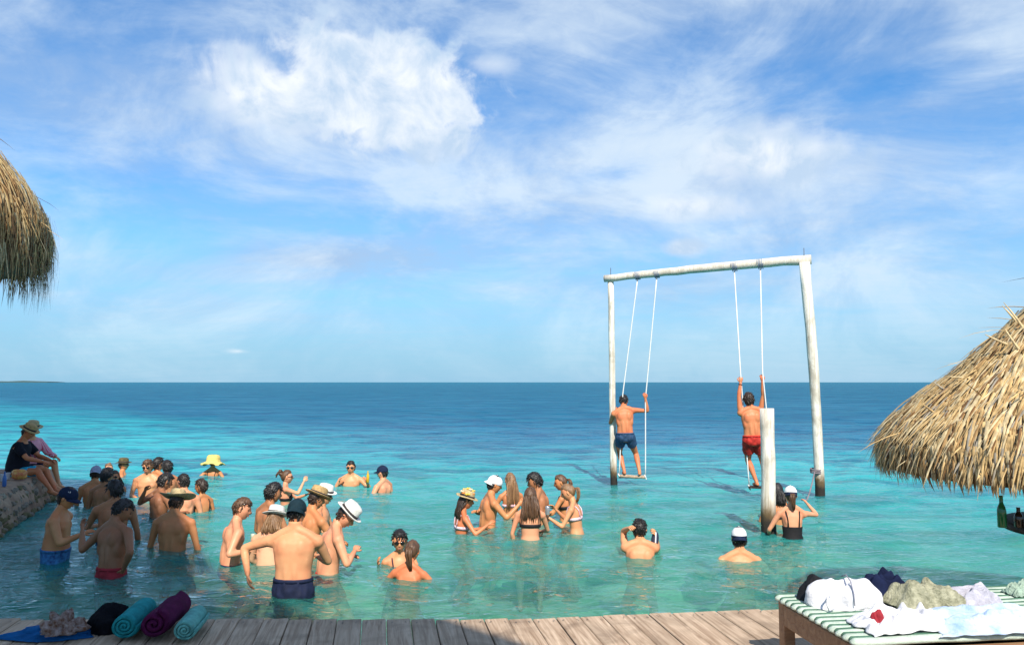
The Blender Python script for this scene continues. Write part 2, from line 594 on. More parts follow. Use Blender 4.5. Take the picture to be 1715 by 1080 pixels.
    frs = t.math('MINIMUM', t.math('MULTIPLY', fr.outputs[0], 0.85), t.mrange(ldist, 0.9, 1.7, 0.60, 0.13))
    mixs = t.n('ShaderNodeMixShader', ins={0: frs, 1: body.outputs[0], 2: gl.outputs[0]})
    o = t.n('ShaderNodeOutputMaterial')
    t.t.links.new(mixs.outputs[0], o.inputs[0])
    me.materials.append(m)
    tag(link('sea', me), 'turquoise shallow sea deepening to blue towards the horizon', kind='structure')

    # sea floor
    mb = MB()
    xs = np.linspace(-40, 40, 101)
    ys = np.concatenate([np.linspace(-6, 24, 61), np.linspace(26, 90, 17)])
    vs = [(float(xx), float(yy), sea_floor_z(float(xx), float(yy))) for yy in ys for xx in xs]
    n = len(xs)
    fs = [(q * n + p, q * n + p + 1, (q + 1) * n + p + 1, (q + 1) * n + p) for q in range(len(ys) - 1) for p in range(n - 1)]
    mb.add(vs, fs)
    m = bpy.data.materials.new('sand_floor')
    m.use_nodes = True
    t = NT(m.node_tree)
    tc = t.n('ShaderNodeTexCoord').outputs['Object']
    n1 = t.noise(tc, 0.55, 7, 0.64, 0.8)
    n2 = t.noise(t.mapping(tc, loc=(3, 1, 0)), 2.6, 6, 0.6, 0.8)
    c = t.ramp(n1, [(0.38, (0.10, 0.16, 0.07)), (0.46, (0.40, 0.42, 0.24)), (0.55, (0.84, 0.80, 0.60))])
    c = t.mix(t.mrange(n2, 0.54, 0.70), c, (0.20, 0.17, 0.07))
    vor = t.n('ShaderNodeTexVoronoi', feature='DISTANCE_TO_EDGE', ins={'Scale': 2.6})
    t.t.links.new(t.n('ShaderNodeMix', data_type='VECTOR', ins={0: 0.25, 4: tc, 5: t.noise(tc, 2.0, 3, 0.5, 0, True)}).outputs[1], vor.inputs['Vector'])
    c = t.mix(t.math('MULTIPLY', t.mrange(vor.outputs[0], 0.10, 0.0), 0.55), c, (0.70, 0.68, 0.50))  # pale caustic web painted into the sand colour
    b = t.n('ShaderNodeBsdfPrincipled', ins={'Base Color': c, 'Roughness': 0.9})
    o = t.n('ShaderNodeOutputMaterial')
    t.t.links.new(b.outputs[0], o.inputs[0])
    tag(mb.build('sea_floor', m), 'pale sandy sea floor with weed patches under the shallows', kind='structure')


build_sea()

# low far shore on the horizon, far left
mb = MB()
prof = [(-5400, 0), (-5200, 9), (-5000, 14), (-4800, 10), (-4650, 16), (-4500, 9), (-4420, 2)]
pts = []
ring_f, ring_b = [], []
for x, z in prof:
    ring_f.append((x, 7600, z + 1))
    ring_b.append((x, 7900, z * .7 + 1))
low_f = [(x, 7590, -2) for x, z in prof]
low_b = [(x, 7910, -2) for x, z in prof]
rows = [low_f, ring_f, ring_b, low_b]
n = len(prof)
mb.add([p for r in rows for p in r], [(q * n + p, q * n + p + 1, (q + 1) * n + p + 1, (q + 1) * n + p) for q in range(3) for p in range(n - 1)])
tag(mb.build('far_shore', principled('far_green', (0.05, 0.09, 0.09), 0.9)), 'thin dark strip of far shore on the horizon', kind='structure')


# ------------------------------------------------------------------ wooden deck
DECK_Z = 0.50


def wood_mat(name, c_light, c_dark, rough=0.75, axis=1, stain=0.5):
    if name in MATS:
        return MATS[name]
    m = bpy.data.materials.new(name)
    m.use_nodes = True
    t = NT(m.node_tree)
    tc = t.n('ShaderNodeTexCoord').outputs['Object']
    oi = t.n('ShaderNodeObjectInfo').outputs['Random']
    off = t.n('ShaderNodeCombineXYZ', ins={0: t.math('MULTIPLY', oi, 37.0), 1: t.math('MULTIPLY', oi, 91.0), 2: 0.0}).outputs[0]
    p = t.n('ShaderNodeVectorMath', operation='ADD', ins={0: tc, 1: off}).outputs[0]
    sc = [26, 26, 26]
    sc[axis] = 1.3
    g = t.noise(t.mapping(p, scale=tuple(sc)), 1.0, 8, 0.65, 1.2)
    st = t.noise(p, 2.3, 5, 0.62, 0.6)
    c = t.mix(t.mrange(g, 0.34, 0.66), c_dark, c_light)
    c = t.mix(t.math('MULTIPLY', t.mrange(st, 0.48, 0.70), stain), c, tuple(v * 0.42 for v in c_dark))
    c = t.mix(t.math('MULTIPLY', oi, 0.30), c, tuple(v * 0.62 for v in c_light))
    b = t.n('ShaderNodeBsdfPrincipled', ins={'Base Color': c, 'Roughness': rough, 'Specular IOR Level': 0.25})
    bn = t.n('ShaderNodeBump', ins={'Strength': 0.5, 'Distance': 0.012, 'Height': g})
    t.t.links.new(bn.outputs[0], b.inputs['Normal'])
    o = t.n('ShaderNodeOutputMaterial')
    t.t.links.new(b.outputs[0], o.inputs[0])
    MATS[name] = m
    return m


M_PLANK = wood_mat('weathered_plank', (0.60, 0.45, 0.32), (0.27, 0.175, 0.11), 0.8, 1, 0.65)
M_WHITEWOOD = wood_mat('bleached_log', (0.80, 0.75, 0.66), (0.48, 0.41, 0.32), 0.8, 2, 0.35)
M_BEDWOOD = wood_mat('bed_wood', (0.42, 0.25, 0.14), (0.24, 0.125, 0.07), 0.6, 0, 0.3)


def build_deck():
    deck = empty('deck', (0, 0, DECK_Z))
    tag(deck, 'weathered wooden plank deck along the waterfront', kind='structure')
    ang = R_(9.6)
    c, s = math.cos(ang), math.sin(ang)
    dirv = Vector((-s, c, 0))
    perp = Vector((c, s, 0))
    # far end of the planks as read off the edge
    e0, e1, e2, e3 = at_z(-150, 1036, DECK_Z), at_z(850, 1036, DECK_Z), at_z(1300, 1019, DECK_Z), at_z(1750, 1002, DECK_Z)
    bases = []
    for v in range(4):
        r2 = random.Random(50 + v)
        mb = MB()
        L, w, th = 6.6, 0.1625, 0.04
        nseg = 7
        rings = []
        for i in range(nseg + 1):
            yy = -L + L * i / nseg
            k = 0.0015 * r2.uniform(-1, 1)
            dz = r2.uniform(-.002, .002)
            x0, x1 = -w / 2 + k, w / 2 + r2.uniform(-.002, .002)
            if i == nseg:
                yy += 0
            rings.append([Vector((x0, yy, -th)), Vector((x1, yy, -th)), Vector((x1, yy, -.005 + dz)), Vector((x1 - .006, yy, dz)), Vector((x0 + .006, yy, dz)), Vector((x0, yy, -.005 + dz))])
        mb.rings(rings)
        for yy in (-.07, -.09, -2.4, -2.42):
            for xx in (-.05, .05):
                cx, cy = xx + r2.uniform(-.008, .008), yy + r2.uniform(-.01, .01)
                mb.add([(cx + math.cos(k * 1.0472) * .0055, cy + math.sin(k * 1.0472) * .0055, .0032) for k in range(6)], [(0, 1, 2, 3, 4, 5)], 1)
        bases.append(mb.mesh('plank', [M_PLANK, principled('nail_head', (.05, .04, .035), .5)], False))
    k = -34
    while k <= 34:
        u = k * 0.1685
        # intersect the plank's axis with the edge polyline
        best = None
        for a, b in ((e0, e1), (e1, e2), (e2, e3)):
            a2, b2 = Vector((a.x, a.y)), Vector((b.x, b.y))
            pa, pb = a2.dot(perp.xy), b2.dot(perp.xy)
            if (pa - u) * (pb - u) <= 0:
                f = (u - pa) / (pb - pa)
                best = a2.lerp(b2, f)
        if best is not None:
            o = link('plank', bases[rng.randrange(4)], deck)
            ext = rng.uniform(-0.012, 0.012)
            o.location = (best.x + dirv.x * ext, best.y + dirv.y * ext, rng.uniform(-.003, .003))
            o.rotation_euler = (0, 0, ang + R_(rng.uniform(-.25, .25)))
            o.scale = (1 + rng.uniform(-.012, .006), 1, 1)
        k += 1
    # carrying beams and piles under the planks
    for yy in (5.15, 3.2, 1.2):
        mb = MB()
        mb.box((0.4, yy, -0.04 - .1), (11.0, .10, .18), Matrix.Rotation(0.0, 3, 'Z'))
        mb.build('beam', M_PLANK, deck, False)
    for xx in (-4.2, -2, .2, 2.4, 4.6):
        mb = MB()
        mb.tube([(xx, 4.95, -1.6), (xx, 4.95, -.10)], .085, 12)
        mb.build('pile', M_PLANK, deck)
    return deck


build_deck()


# ------------------------------------------------------------------ stone jetty on the left
def build_jetty():
    j = empty('stone_jetty', (-9.0, 13.0, 0))
    tag(j, 'rough concrete jetty with whitish encrusted stone side at the left edge', 'jetty')
    o = Vector((-9.0, 13.0, 0))
    a, b = at_z(-95, 960, 0), at_z(103, 826, 0)           # water edge line of the jetty
    d = Vector((b.x - a.x, b.y - a.y, 0)).normalized()
    nrm = Vector((d.y, -d.x, 0))                           # towards the open water (right)
    L = (b - a).length
    # body
    mb = MB()
    nl = 26
    rings = []
    rr = random.Random(3)
    for i in range(nl + 1):
        p = a + d * (L * i / nl)
        w = lambda s_: rr.uniform(-s_, s_)
        pts = [p + nrm * (0.06 + w(.03)) + Vector((0, 0, -1.5)), p + nrm * (0.02 + w(.04)) + Vector((0, 0, .05)), p + nrm * (-.07 + w(.04)) + Vector((0, 0, .30 + w(.03))),
               p + nrm * (-.16 + w(.05)) + Vector((0, 0, .47 + w(.02))), p + nrm * (-.30 + w(.03)) + Vector((0, 0, .50 + w(.015))), p + nrm * (-1.6) + Vector((0, 0, .50 + w(.01))), p + nrm * (-3.5) + Vector((0, 0, .50)), p + nrm * (-3.5) + Vector((0, 0, -1.5))]
        rings.append([q - o for q in pts])
    mb.rings(rings)
    body = mb.build('concrete_body', principled('jetty_concrete', (0.44, 0.31, 0.21), 0.9, 0.2, .25, 4, .8, 14, color2=(0.20, 0.12, 0.08)), j, True, recalc=True)
    ms = [principled('coral_stone_pale', (0.62, 0.57, 0.45), 0.95, 0.2, .3, 9, .9, 25, color2=(0.26, 0.22, 0.16)),
          principled('coral_stone_mossy', (0.36, 0.29, 0.15), 0.95, 0.2, .3, 9, .9, 25, color2=(0.10, 0.10, 0.05)),
          principled('coral_stone_grey', (0.46, 0.38, 0.28), 0.95, 0.2, .3, 9, .9, 25, color2=(0.16, 0.14, 0.13))]
    bases = []
    for v in range(6):
        r2 = random.Random(v + 90)
        m2 = MB()
        off = Vector((r2.uniform(0, 50), r2.uniform(0, 50), 0))
        m2.ellipsoid((0, 0, 0), (1, 1, 1), None, 9, 6, 0, lambda p, off=off: Vector((p.x, p.y * .8, p.z * .75)) * (1 + .55 * mnoise.noise(p * 1.4 + off)))
        bases.append(m2.mesh('stone', ms[[0, 2, 0, 1, 0, 2][v]], False))
    n = 0
    for row in range(4):
        s = 0.05 * row
        while s < L:
            sz = rr.uniform(.045, .085)
            z = [.03, .16, .29, .41][row] + rr.uniform(-.03, .03)
            lat = [.015, -.05, -.10, -.175][row]
            p = a + d * s + nrm * lat
            vi = rr.randrange(6) if row > 1 else rr.choice([3, 1, 5, 3])
            o2 = link('stone', bases[vi], j, (p.x - o.x, p.y - o.y, z), (rr.uniform(0, 6), rr.uniform(-.5, .5), rr.uniform(0, 6)))
            o2.scale = (sz, sz * rr.uniform(.7, 1), sz * rr.uniform(.6, .9))
            s += sz * 1.75
            n += 1
    return a, d, nrm, L


JET = build_jetty()


# ------------------------------------------------------------------ the big swing standing in the water
def log_tube(mb, a, b, r0, r1, n=16, seg=10, seed=0, bow=None):
    r2 = random.Random(seed)
    a, b = Vector(a), Vector(b)
    pts, rad = [], []
    for i in range(seg + 1):
        f = i / seg
        p = a.lerp(b, f)
        if bow is not None:
            p = p + Vector(bow) * math.sin(math.pi * f)
        pts.append(p + Vector((r2.uniform(-.006, .006), r2.uniform(-.006, .006), r2.uniform(-.006, .006))))
        rad.append((r0 + (r1 - r0) * f) * (1 + r2.uniform(-.035, .035)))
    mb.tube(pts, rad, n)


def post_material(name='bleached_post'):
    """sun-bleached wood with a tide mark: wet dark wood close to the water"""
    if name in MATS:
        return MATS[name]
    m = bpy.data.materials.new(name)
    m.use_nodes = True
    t = NT(m.node_tree)
    tc = t.n('ShaderNodeTexCoord').outputs['Object']
    z = t.n('ShaderNodeSeparateXYZ', ins={0: tc}).outputs[2]
    g = t.noise(t.mapping(tc, scale=(22, 22, 1.1)), 1.0, 8, 0.65, 1.0)
    st = t.noise(t.mapping(tc, scale=(3.5, 3.5, 2.2)), 1.0, 6, 0.65, 0.6)
    c = t.mix(t.mrange(g, 0.34, 0.60), (0.50, 0.43, 0.33), (0.86, 0.82, 0.74))
    c = t.mix(t.math('MULTIPLY', t.mrange(st, 0.48, 0.66), 0.75), c, (0.36, 0.31, 0.24))
    zz = t.math('ADD', z, t.math('MULTIPLY', t.math('SUBTRACT', st, 0.5), 0.5))
    c = t.mix(t.mrange(zz, 0.50, 0.24), c, (0.20, 0.13, 0.06))
    c = t.mix(t.mrange(zz, 0.32, 0.12), c, (0.028, 0.024, 0.02))
    b = t.n('ShaderNodeBsdfPrincipled', ins={'Base Color': c, 'Roughness': 0.8, 'Specular IOR Level': 0.25})
    bn = t.n('ShaderNodeBump', ins={'Strength': 0.6, 'Distance': 0.015, 'Height': g})
    t.t.links.new(bn.outputs[0], b.inputs['Normal'])
    o = t.n('ShaderNodeOutputMaterial')
    t.t.links.new(b.outputs[0], o.inputs[0])
    MATS[name] = m
    return m


M_POST = post_material()
M_ROPE = principled('white_rope', (0.78, 0.78, 0.76), 0.8, 0.2, .12, 60)
M_BLUEROPE = principled('blue_grey_rope', (0.20, 0.27, 0.38), 0.8, 0.2, .2, 60)
M_DARKWOOD = principled('wet_dark_wood', (0.055, 0.035, 0.025), 0.6, 0.3, .3, 12, .4, 30)
M_IRON = principled('rusty_iron', (0.10, 0.075, 0.06), 0.6, 0.4, .3, 30)

SW_L = at_z(1029, 812, 0)      # foot of the left post
SW_R = at_z(1369, 829, 0)      # foot of the right post


def build_swing_frame():
    fr = empty('swing_frame', (SW_L.x, SW_L.y, 0))
    tag(fr, 'tall bleached log swing frame standing in the sea', 'swing frame')
    o = Vector((SW_L.x, SW_L.y, 0))
    lt = at_y(1023, 472, SW_L.y - .05)
    rt = at_y(1347, 441, SW_R.y - .05)
    for (foot, top, r0, r1, bow, seed) in ((SW_L, lt, .078, .064, (-.01, 0, 0), 1), (SW_R, rt, .088, .098, (.07, 0, 0), 2)):
        mb = MB()
        d = (top - foot).normalized()
        log_tube(mb, foot - d * 1.5 - o, top + d * .02 - o, r0, r1, 16, 14, seed, bow)
        p = mb.build('post', M_POST, fr)
    bl = at_y(1012, 467, SW_L.y - .05)
    br = at_y(1359, 434, SW_R.y - .05)
    mb = MB()
    log_tube(mb, bl - o, br - o, .074, .097, 16, 16, 5, (0, 0, .02))
    mb.build('crossbeam', M_WHITEWOOD, fr)
    mb = MB()                                            # spikes that hold the beam
    mb.build
    for p in (lt, rt):
        m2 = MB()
        m2.tube([p - o + Vector((0, 0, .05)), p - o + Vector((0, 0, .30))], .006, 6)
        m2.build('iron_spike', M_IRON, fr)
    # turns of rope round the beam
    for px in (1072, 1106, 1237, 1279):
        f = (px - 1012) / (1359 - 1012)
        c = bl.lerp(br, f) - o
        ax = (br - bl).normalized()
        side = ax.cross(Vector((0, 0, 1))).normalized()
        up = side.cross(ax)
        r = (.074 + .023 * f) + .008
        pts = []
        for i in range(49):
            a = i / 12 * 2 * math.pi
            pts.append(c + ax * (i / 48 - .5) * .11 + side * math.cos(a) * r + up * math.sin(a) * r)
        m2 = MB()
        m2.tube(pts, .008, 5)
        m2.build('rope_lashing', M_BLUEROPE, fr)
    return bl, br


BEAM = build_swing_frame()


def beam_at(px):
    f = (px - 1012) / (1359 - 1012)
    return BEAM[0].lerp(BEAM[1], f)


# left-hand swing: the seat trails towards the left post
S1_SEAT_L = at_y(1037, 797, SW_L.y - .15)
S1_SEAT_R = at_y(1081, 799, SW_L.y - .35)
S2_SEAT_L = at_y(1255, 816, SW_R.y - .05)
S2_SEAT_R = at_y(1297, 816, SW_R.y - .25)


def build_swing(a, b, pa, pb, knots_a, knots_b, label, mat, round_log):
    c = (a + b) / 2
    sw = empty('rope_swing', (c.x, c.y, c.z))
    tag(sw, label, 'swing')
    mb = MB()
    if round_log:
        log_tube(mb, a - c, b - c, .035, .035, 12, 5, 4)
        mb.build('seat', M_PLANK, sw)
    else:
        d = (b - a)
        ang = math.atan2(d.y, d.x)
        mb.box((0, 0, 0), (d.length, .16, .035), Matrix.Rotation(ang, 3, 'Z'))
        mb.build('seat', M_DARKWOOD, sw, False)
    for (top, low, kn) in ((pa, a, knots_a), (pb, b, knots_b)):
        mb = MB()
        pts = [top] + kn + [low]
        fine = []
        for p, q in zip(pts[:-1], pts[1:]):
            for i in range(8):
                fine.append(p.lerp(q, i / 8) - c)
        fine.append(pts[-1] - c)
        mb.tube(fine, .0130, 8)
        rp = mb.build('rope', mat, sw)
        m2 = MB()
        m2.tube([low - c + Vector((0, -.045, 0)), low - c + Vector((-.02, 0, .045)), low - c + Vector((0, .045, 0)), low - c + Vector((.02, 0, -.045))], .014, 6)
        m2.build('knot', mat, rp)
    return sw


S1_HAND_L = at_y(1043, 660, SW_L.y - .25)
S1_HAND_R = at_y(1081, 668, SW_L.y - .42)
build_swing(S1_SEAT_L, S1_SEAT_R, beam_at(1072) - Vector((0, 0, .09)), beam_at(1106) - Vector((0, 0, .09)),
            [S1_HAND_L], [S1_HAND_R], 'rope swing with round log seat hanging askew beside the left post', M_ROPE, True)
S2_HAND_L = at_y(1240, 622, SW_R.y - .10)
S2_HAND_R = at_y(1277, 622, SW_R.y - .30)
build_swing(S2_SEAT_L, S2_SEAT_R, beam_at(1237) - Vector((0, 0, .1)), beam_at(1279) - Vector((0, 0, .1)),
            [S2_HAND_L], [S2_HAND_R], 'rope swing with dark flat seat half hidden by the front post', M_ROPE, False)

# front mooring post
FP = at_z(1286, 893, 0)
mb = MB()
tp = at_y(1285, 684, FP.y)
log_tube(mb, Vector((0, 0, -1.3)), Vector((tp.x - FP.x, 0, tp.z)), .108, .096, 20, 12, 8)
tag(mb.build('mooring_post', M_POST, None, True, (FP.x, FP.y, 0)), 'thick white mooring post with dark wet foot in front of the right swing', 'post')

# slack mooring rope tied to the right swing post
mb = MB()
a = at_y(1367, 788, SW_R.y)
b = at_y(1352, 836, SW_R.y - .9)
o = a.copy()
pts = [Vector((-.06, -.085, 0)), (b - a) * .35 + Vector((-.02, 0, -.05)), (b - a) * .7 + Vector((-.01, 0, -.04)), b - a, b - a + Vector((-.10, .1, -.10))]
mb.tube(pts, .013, 8)
for q in range(3):
    mb.tube([Vector((math.cos(k) * .104, math.sin(k) * .104, .03 * q - .03 + .01 * math.sin(k))) for k in np.linspace(0, 6.28, 18)], .013, 6)
tag(mb.build('mooring_rope', principled('purple_grey_rope', (0.24, 0.20, 0.22), .8), None, True, tuple(o)), 'mooring rope tied around the right post of the swing frame', 'rope')


# ------------------------------------------------------------------ thatch
def straw(name, c):
    return principled(name, c, 0.75, 0.25, 0.28, 14, 0, 30)


M_STRAW = [straw('straw_gold', (0.72, 0.49, 0.22)), straw('straw_pale', (0.80, 0.63, 0.36)), straw('straw_tan', (0.52, 0.31, 0.13)), straw('straw_brown', (0.25, 0.13, 0.056)), straw('straw_grey', (0.46, 0.40, 0.31))]


def blade_geo(L, w, curl, seg=3):
    vs, fs = [], []
    for i in range(seg + 1):
        f = i / seg
        ww = w * (1 - .15 * f if f < .6 else (1 - f) / .4 * .9 + .04) * .5
        y = f * L
        z = -curl * f * f * L
        vs += [Vector((-ww, y, z)), Vector((0, y, z + ww * .55)), Vector((ww, y, z))]
    for i in range(seg):
        a = i * 3
        fs += [(a, a + 1, a + 4, a + 3), (a + 1, a + 2, a + 5, a + 4)]
    return vs, fs


def thatch_cone(name, center, prof, nblades, Lr, wr, label, cat, seed, weights, down=0.35, parts=150, part_az=(0, 6.28), extra=None):
    """round thatched roof: a straw-coloured under-cone, thousands of palm blades, the most prominent ones single parts"""
    c = Vector(center)
    root = empty(name, c)
    tag(root, label, cat)
    mb = MB()
    mb.lathe([(max(r - .05, .01), z - .04) for r, z in prof], 40)
    mb.build('under_cone', M_STRAW[3], root, True)
    r2 = random.Random(seed)
    # arc length along the profile
    seglen = [math.hypot(prof[i + 1][0] - prof[i][0], prof[i + 1][1] - prof[i][1]) for i in range(len(prof) - 1)]
    cum = [0]
    for s_ in seglen:
        cum.append(cum[-1] + s_)
    T = cum[-1]

    def at(s_):
        s_ = min(max(s_, 0), T - 1e-4)
        for i in range(len(seglen)):
            if s_ <= cum[i + 1]:
                f = (s_ - cum[i]) / seglen[i]
                r = prof[i][0] + (prof[i + 1][0] - prof[i][0]) * f
                z = prof[i][1] + (prof[i + 1][1] - prof[i][1]) * f
                k = max(i, 1) if f < .5 else min(i + 1, len(seglen) - 1)
                return r, z, (prof[i][0] - prof[i + 1][0]) / seglen[i], (prof[i][1] - prof[i + 1][1]) / seglen[i]
    big = MB()
    shared = []
    for v in range(8):
        L, w = r2.uniform(*Lr), r2.uniform(*wr)
        b_ = MB()
        b_.add(*blade_geo(L, w * 1.25, r2.uniform(.05, .35)))
        shared.append(b_.mesh('palm_blade', M_STRAW[r2.choices(range(5), weights)[0]], True))
    made = 0
    for i in range(nblades):
        # area-weighted choice along the slope, extra dense at the eave
        while True:
            s_ = r2.uniform(0, T)
            r, z, dr, dz = at(s_)
            if r2.random() < r / prof[0][0]:
                break
        if r2.random() < .22:
            s_ = r2.uniform(0, .12 * T)
            r, z, dr, dz = at(s_)
        th = r2.uniform(0, 2 * math.pi)
        e_r = Vector((math.cos(th), math.sin(th), 0))
        e_t = Vector((-math.sin(th), math.cos(th), 0))
        dn = (e_r * dr + Vector((0, 0, dz))).normalized()        # down the slope
        nr = e_t.cross(dn)
        if nr.dot(e_r) < 0 and nr.z < 0:
            nr = -nr
        if nr.dot(e_r + Vector((0, 0, .6))) < 0:
            nr = -nr
        tw = r2.gauss(0, .15)
        yv = (dn * math.cos(tw) + e_t * math.sin(tw) + nr * r2.uniform(-.02, .16) + Vector((0, 0, -down * r2.random()))).normalized()
        xv = yv.cross(nr).normalized()
        zv = xv.cross(yv)
        base = e_r * r + Vector((0, 0, z)) - dn * r2.uniform(.1, .3) * Lr[0] + nr * r2.uniform(-.03, .035)
        if r2.random() < .005:
            yv = (yv + nr * r2.uniform(.5, 1.3) - dn * r2.uniform(0, .6)).normalized()
            xv = yv.cross(nr).normalized()
            zv = xv.cross(yv)
        M = Matrix((xv, yv, zv)).transposed()
        inpart = part_az[0] <= th <= part_az[1]
        if made < parts and inpart and i % 3 == 0 and s_ > .16 * T:
            o = link('palm_blade', shared[r2.randrange(8)], root)
            o.matrix_local = Matrix.Translation(base + nr * .02) @ M.to_4x4()
            made += 1
            continue
        L, w = r2.uniform(*Lr), r2.uniform(*wr)
        if s_ < .1 * T:
            L *= .46
        vs, fs = blade_geo(L, w, r2.uniform(.02, .4))
        big.add([M @ p + base for p in vs], fs, r2.choices(range(5), weights)[0])
    if extra:
        extra(big, r2)
    tag(big.build('thatch', M_STRAW, root, True), kind='stuff')
    return root


# palapa umbrella on the right
PR_C = Vector((4.58, 6.3, 0))
prof_r = [(1.55, 1.48), (1.54, 1.64), (1.44, 1.82), (1.24, 2.00), (.93, 2.24), (.65, 2.50), (.38, 2.76), (.04, 3.05)]


def tufts(mb, r2):
    # stray fronds sticking up along the ridge
    for k, (th, s_, L, up) in enumerate(((3.35, .58, .30, 1.0), (3.5, .75, .26, .8), (3.2, .95, .2, .1), (3.25, 1.28, .2, .5), (3.1, 1.1, .16, .7), (3.3, .68, .28, .35), (3.0, .5, .22, .9))):
        z = 3.07 - s_ * .90
        base = Vector((math.cos(th) * s_, math.sin(th) * s_, z - .04))
        pts = []
        dirv = Vector((-0.55 - .5 * (1 - up), 0, up)).normalized()
        for i in range(5):
            f = i / 4
            pts.append(base + dirv * L * f + Vector((-.12 * f * f * L * 2 * (.5 - (k % 2)), 0, 0)))
        mb.tube(pts, [.013, .012, .010, .007, .002], 4, r2.choice((0, 1, 4)))


pr = thatch_cone('thatch_umbrella', PR_C, prof_r, 19000, (.22, .40), (.009, .024), 'golden thatched palapa umbrella cut off by the right edge', 'palapa', 11,
                 (40, 28, 16, 8, 8), .25, 220, (2.5, 5.0), tufts)
mb = MB()
mb.tube([(0, 0, -1.3), (0, 0, 3.1)], .07, 12)
mb.build('pole', M_POST, pr)
# small table round its pole
tb = empty('round_table', (PR_C.x, PR_C.y, 0))
tag(tb, 'dark round bar table under the right thatched umbrella', 'table')
mb = MB()
mb.lathe([(.02, .985), (.66, .985), (.68, 1.0), (.68, 1.035), (.66, 1.045), (.02, 1.045)], 36)
mb.build('table_top', M_DARKWOOD, tb)
for k in range(4):
    mb = MB()
    a = k * math.pi / 2 + .4
    mb.tube([(math.cos(a) * .09, math.sin(a) * .09, .55), (math.cos(a) * .55, math.sin(a) * .55, .985)], .022, 6)
    mb.build('bracket', M_DARKWOOD, tb)
M_GREENGLASS = principled('green_bottle_glass', (0.012, 0.16, 0.05), 0.08, 0.6, .05)
for (px, lab, mt, hh) in ((1678, 'green glass bottle on the table under the right thatched umbrella', M_GREENGLASS, .24),
                          (1706, 'dark bottle at the right edge on the table under the thatched umbrella', principled('brown_bottle_glass', (0.03, 0.018, 0.01), .1, .6), .15)):
    p = at_y(px, 868, PR_C.y - .12)
    mb = MB()
    s_ = hh / .24
    mb.lathe([(.028, 0), (.032, .005), (.032, .13 * s_), (.026, .155 * s_), (.014, .185 * s_), (.013, .225 * s_), (.015, .23 * s_), (.014, .24 * s_)], 16)
    tag(mb.build('bottle', mt, None, True, (p.x, p.y, 1.047)), lab, 'bottle')

# roof on the left
PL_C = Vector((-9.43, 10.4, 0.26))
prof_l = [(2.90, 3.62), (2.90, 3.95), (2.84, 4.25), (2.66, 4.62), (2.40, 4.98), (1.75, 5.7), (.9, 6.5), (.04, 7.2)]


def fringe(mb, r2):
    for i in range(2600):
        th = r2.uniform(-2.4, 1.2)
        r = r2.uniform(2.72, 2.95)
        z = r2.uniform(3.6, 4.3)
        L = r2.uniform(.35, .75)
        p = Vector((math.cos(th) * r, math.sin(th) * r, z))
        e = Vector((math.cos(th), math.sin(th), 0))
        tn = Vector((-e.y, e.x, 0))
        w = r2.uniform(.010, .022)
        q = p + Vector((0, 0, -L)) + e * r2.uniform(-.06, .10) + tn * r2.gauss(0, .05)
        m = p.lerp(q, .5) + e * r2.uniform(0, .05)
        mb.add([p - tn * w * .5, p + tn * w * .5, m + tn * w * .5 + e * .003, m - tn * w * .5 + e * .003, q], [(0, 1, 2, 3), (3, 2, 4)], r2.choices(range(5), (10, 5, 34, 48, 3))[0])  # fringe straw picked darker, its shade put into the colour


pl = thatch_cone('thatch_roof', PL_C, prof_l, 6500, (.35, .65), (.016, .032), 'shaggy brown thatched roof corner hanging in from the left edge', 'roof', 23,
                 (40, 18, 30, 12, 0), .4, 150, (5.2, 6.283), fringe)  # golden weights put the sunlit top into the straw colour
for (dx, dy) in ((-1.6, -1.6), (1.0, -1.6), (-1.6, 1.6), (1.0, 1.6)):
    mb = MB()
    mb.tube([(dx, dy, -1.4), (dx, dy, 4.6)], .09, 12)
    mb.build('post', M_POST, pl)


# ------------------------------------------------------------------ unseen thatched roof added over the viewer to shade the left deck and water
def build_shade_roof():
    o = Vector((-6.5, -2.4, 0))
    lg = empty('thatched_pavilion', o)
    tag(lg, 'unseen thatched roof added to shade the left half of the deck', 'shade roof')
    zr, ze = 13.4, 7.4                                      # one steep pitch, high side towards the sea
    E = [(-14, -2.8, ze), (2.2, -2.8, ze), (-1.45, -1.25, 9.847), (-4.6, 1, zr), (-13, 1, zr)]  # right edge notched to set the shade boundary
    vs = [Vector(p) - o for p in E] + [Vector(p) - o - Vector((0, .2, .3)) for p in E]
    fs = [(0, 1, 2, 3, 4), (9, 8, 7, 6, 5)] + [(i, i + 5, (i + 1) % 5 + 5, (i + 1) % 5) for i in range(5)]
    mb = MB()
    mb.add(vs, fs)
    mb.build('roof', M_STRAW[2], lg, False, recalc=True)
    for x, y, z in ((1.2, -2.6, 7.3), (-6, -2.6, 7.3), (-13.5, -2.6, 7.3), (-12.6, .8, 12.7), (-5.4, .8, 12.7)):
        mb = MB()
        mb.tube([Vector((x, y, -1.2)) - o, Vector((x, y, z)) - o], .12, 12)
        mb.build('post', M_POST, lg)
    return lg


build_shade_roof()
mb = MB()
mb.add([(-40, -60, .42), (40, -60, .42), (40, -1.3, .42), (-40, -1.3, .42), (-40, .4, -1.2), (40, .4, -1.2)], [(0, 1, 2, 3), (3, 2, 5, 4)])
tag(mb.build('beach', principled('beach_sand', (0.52, 0.43, 0.30), .95), None, False), 'sandy beach behind the deck', kind='structure')
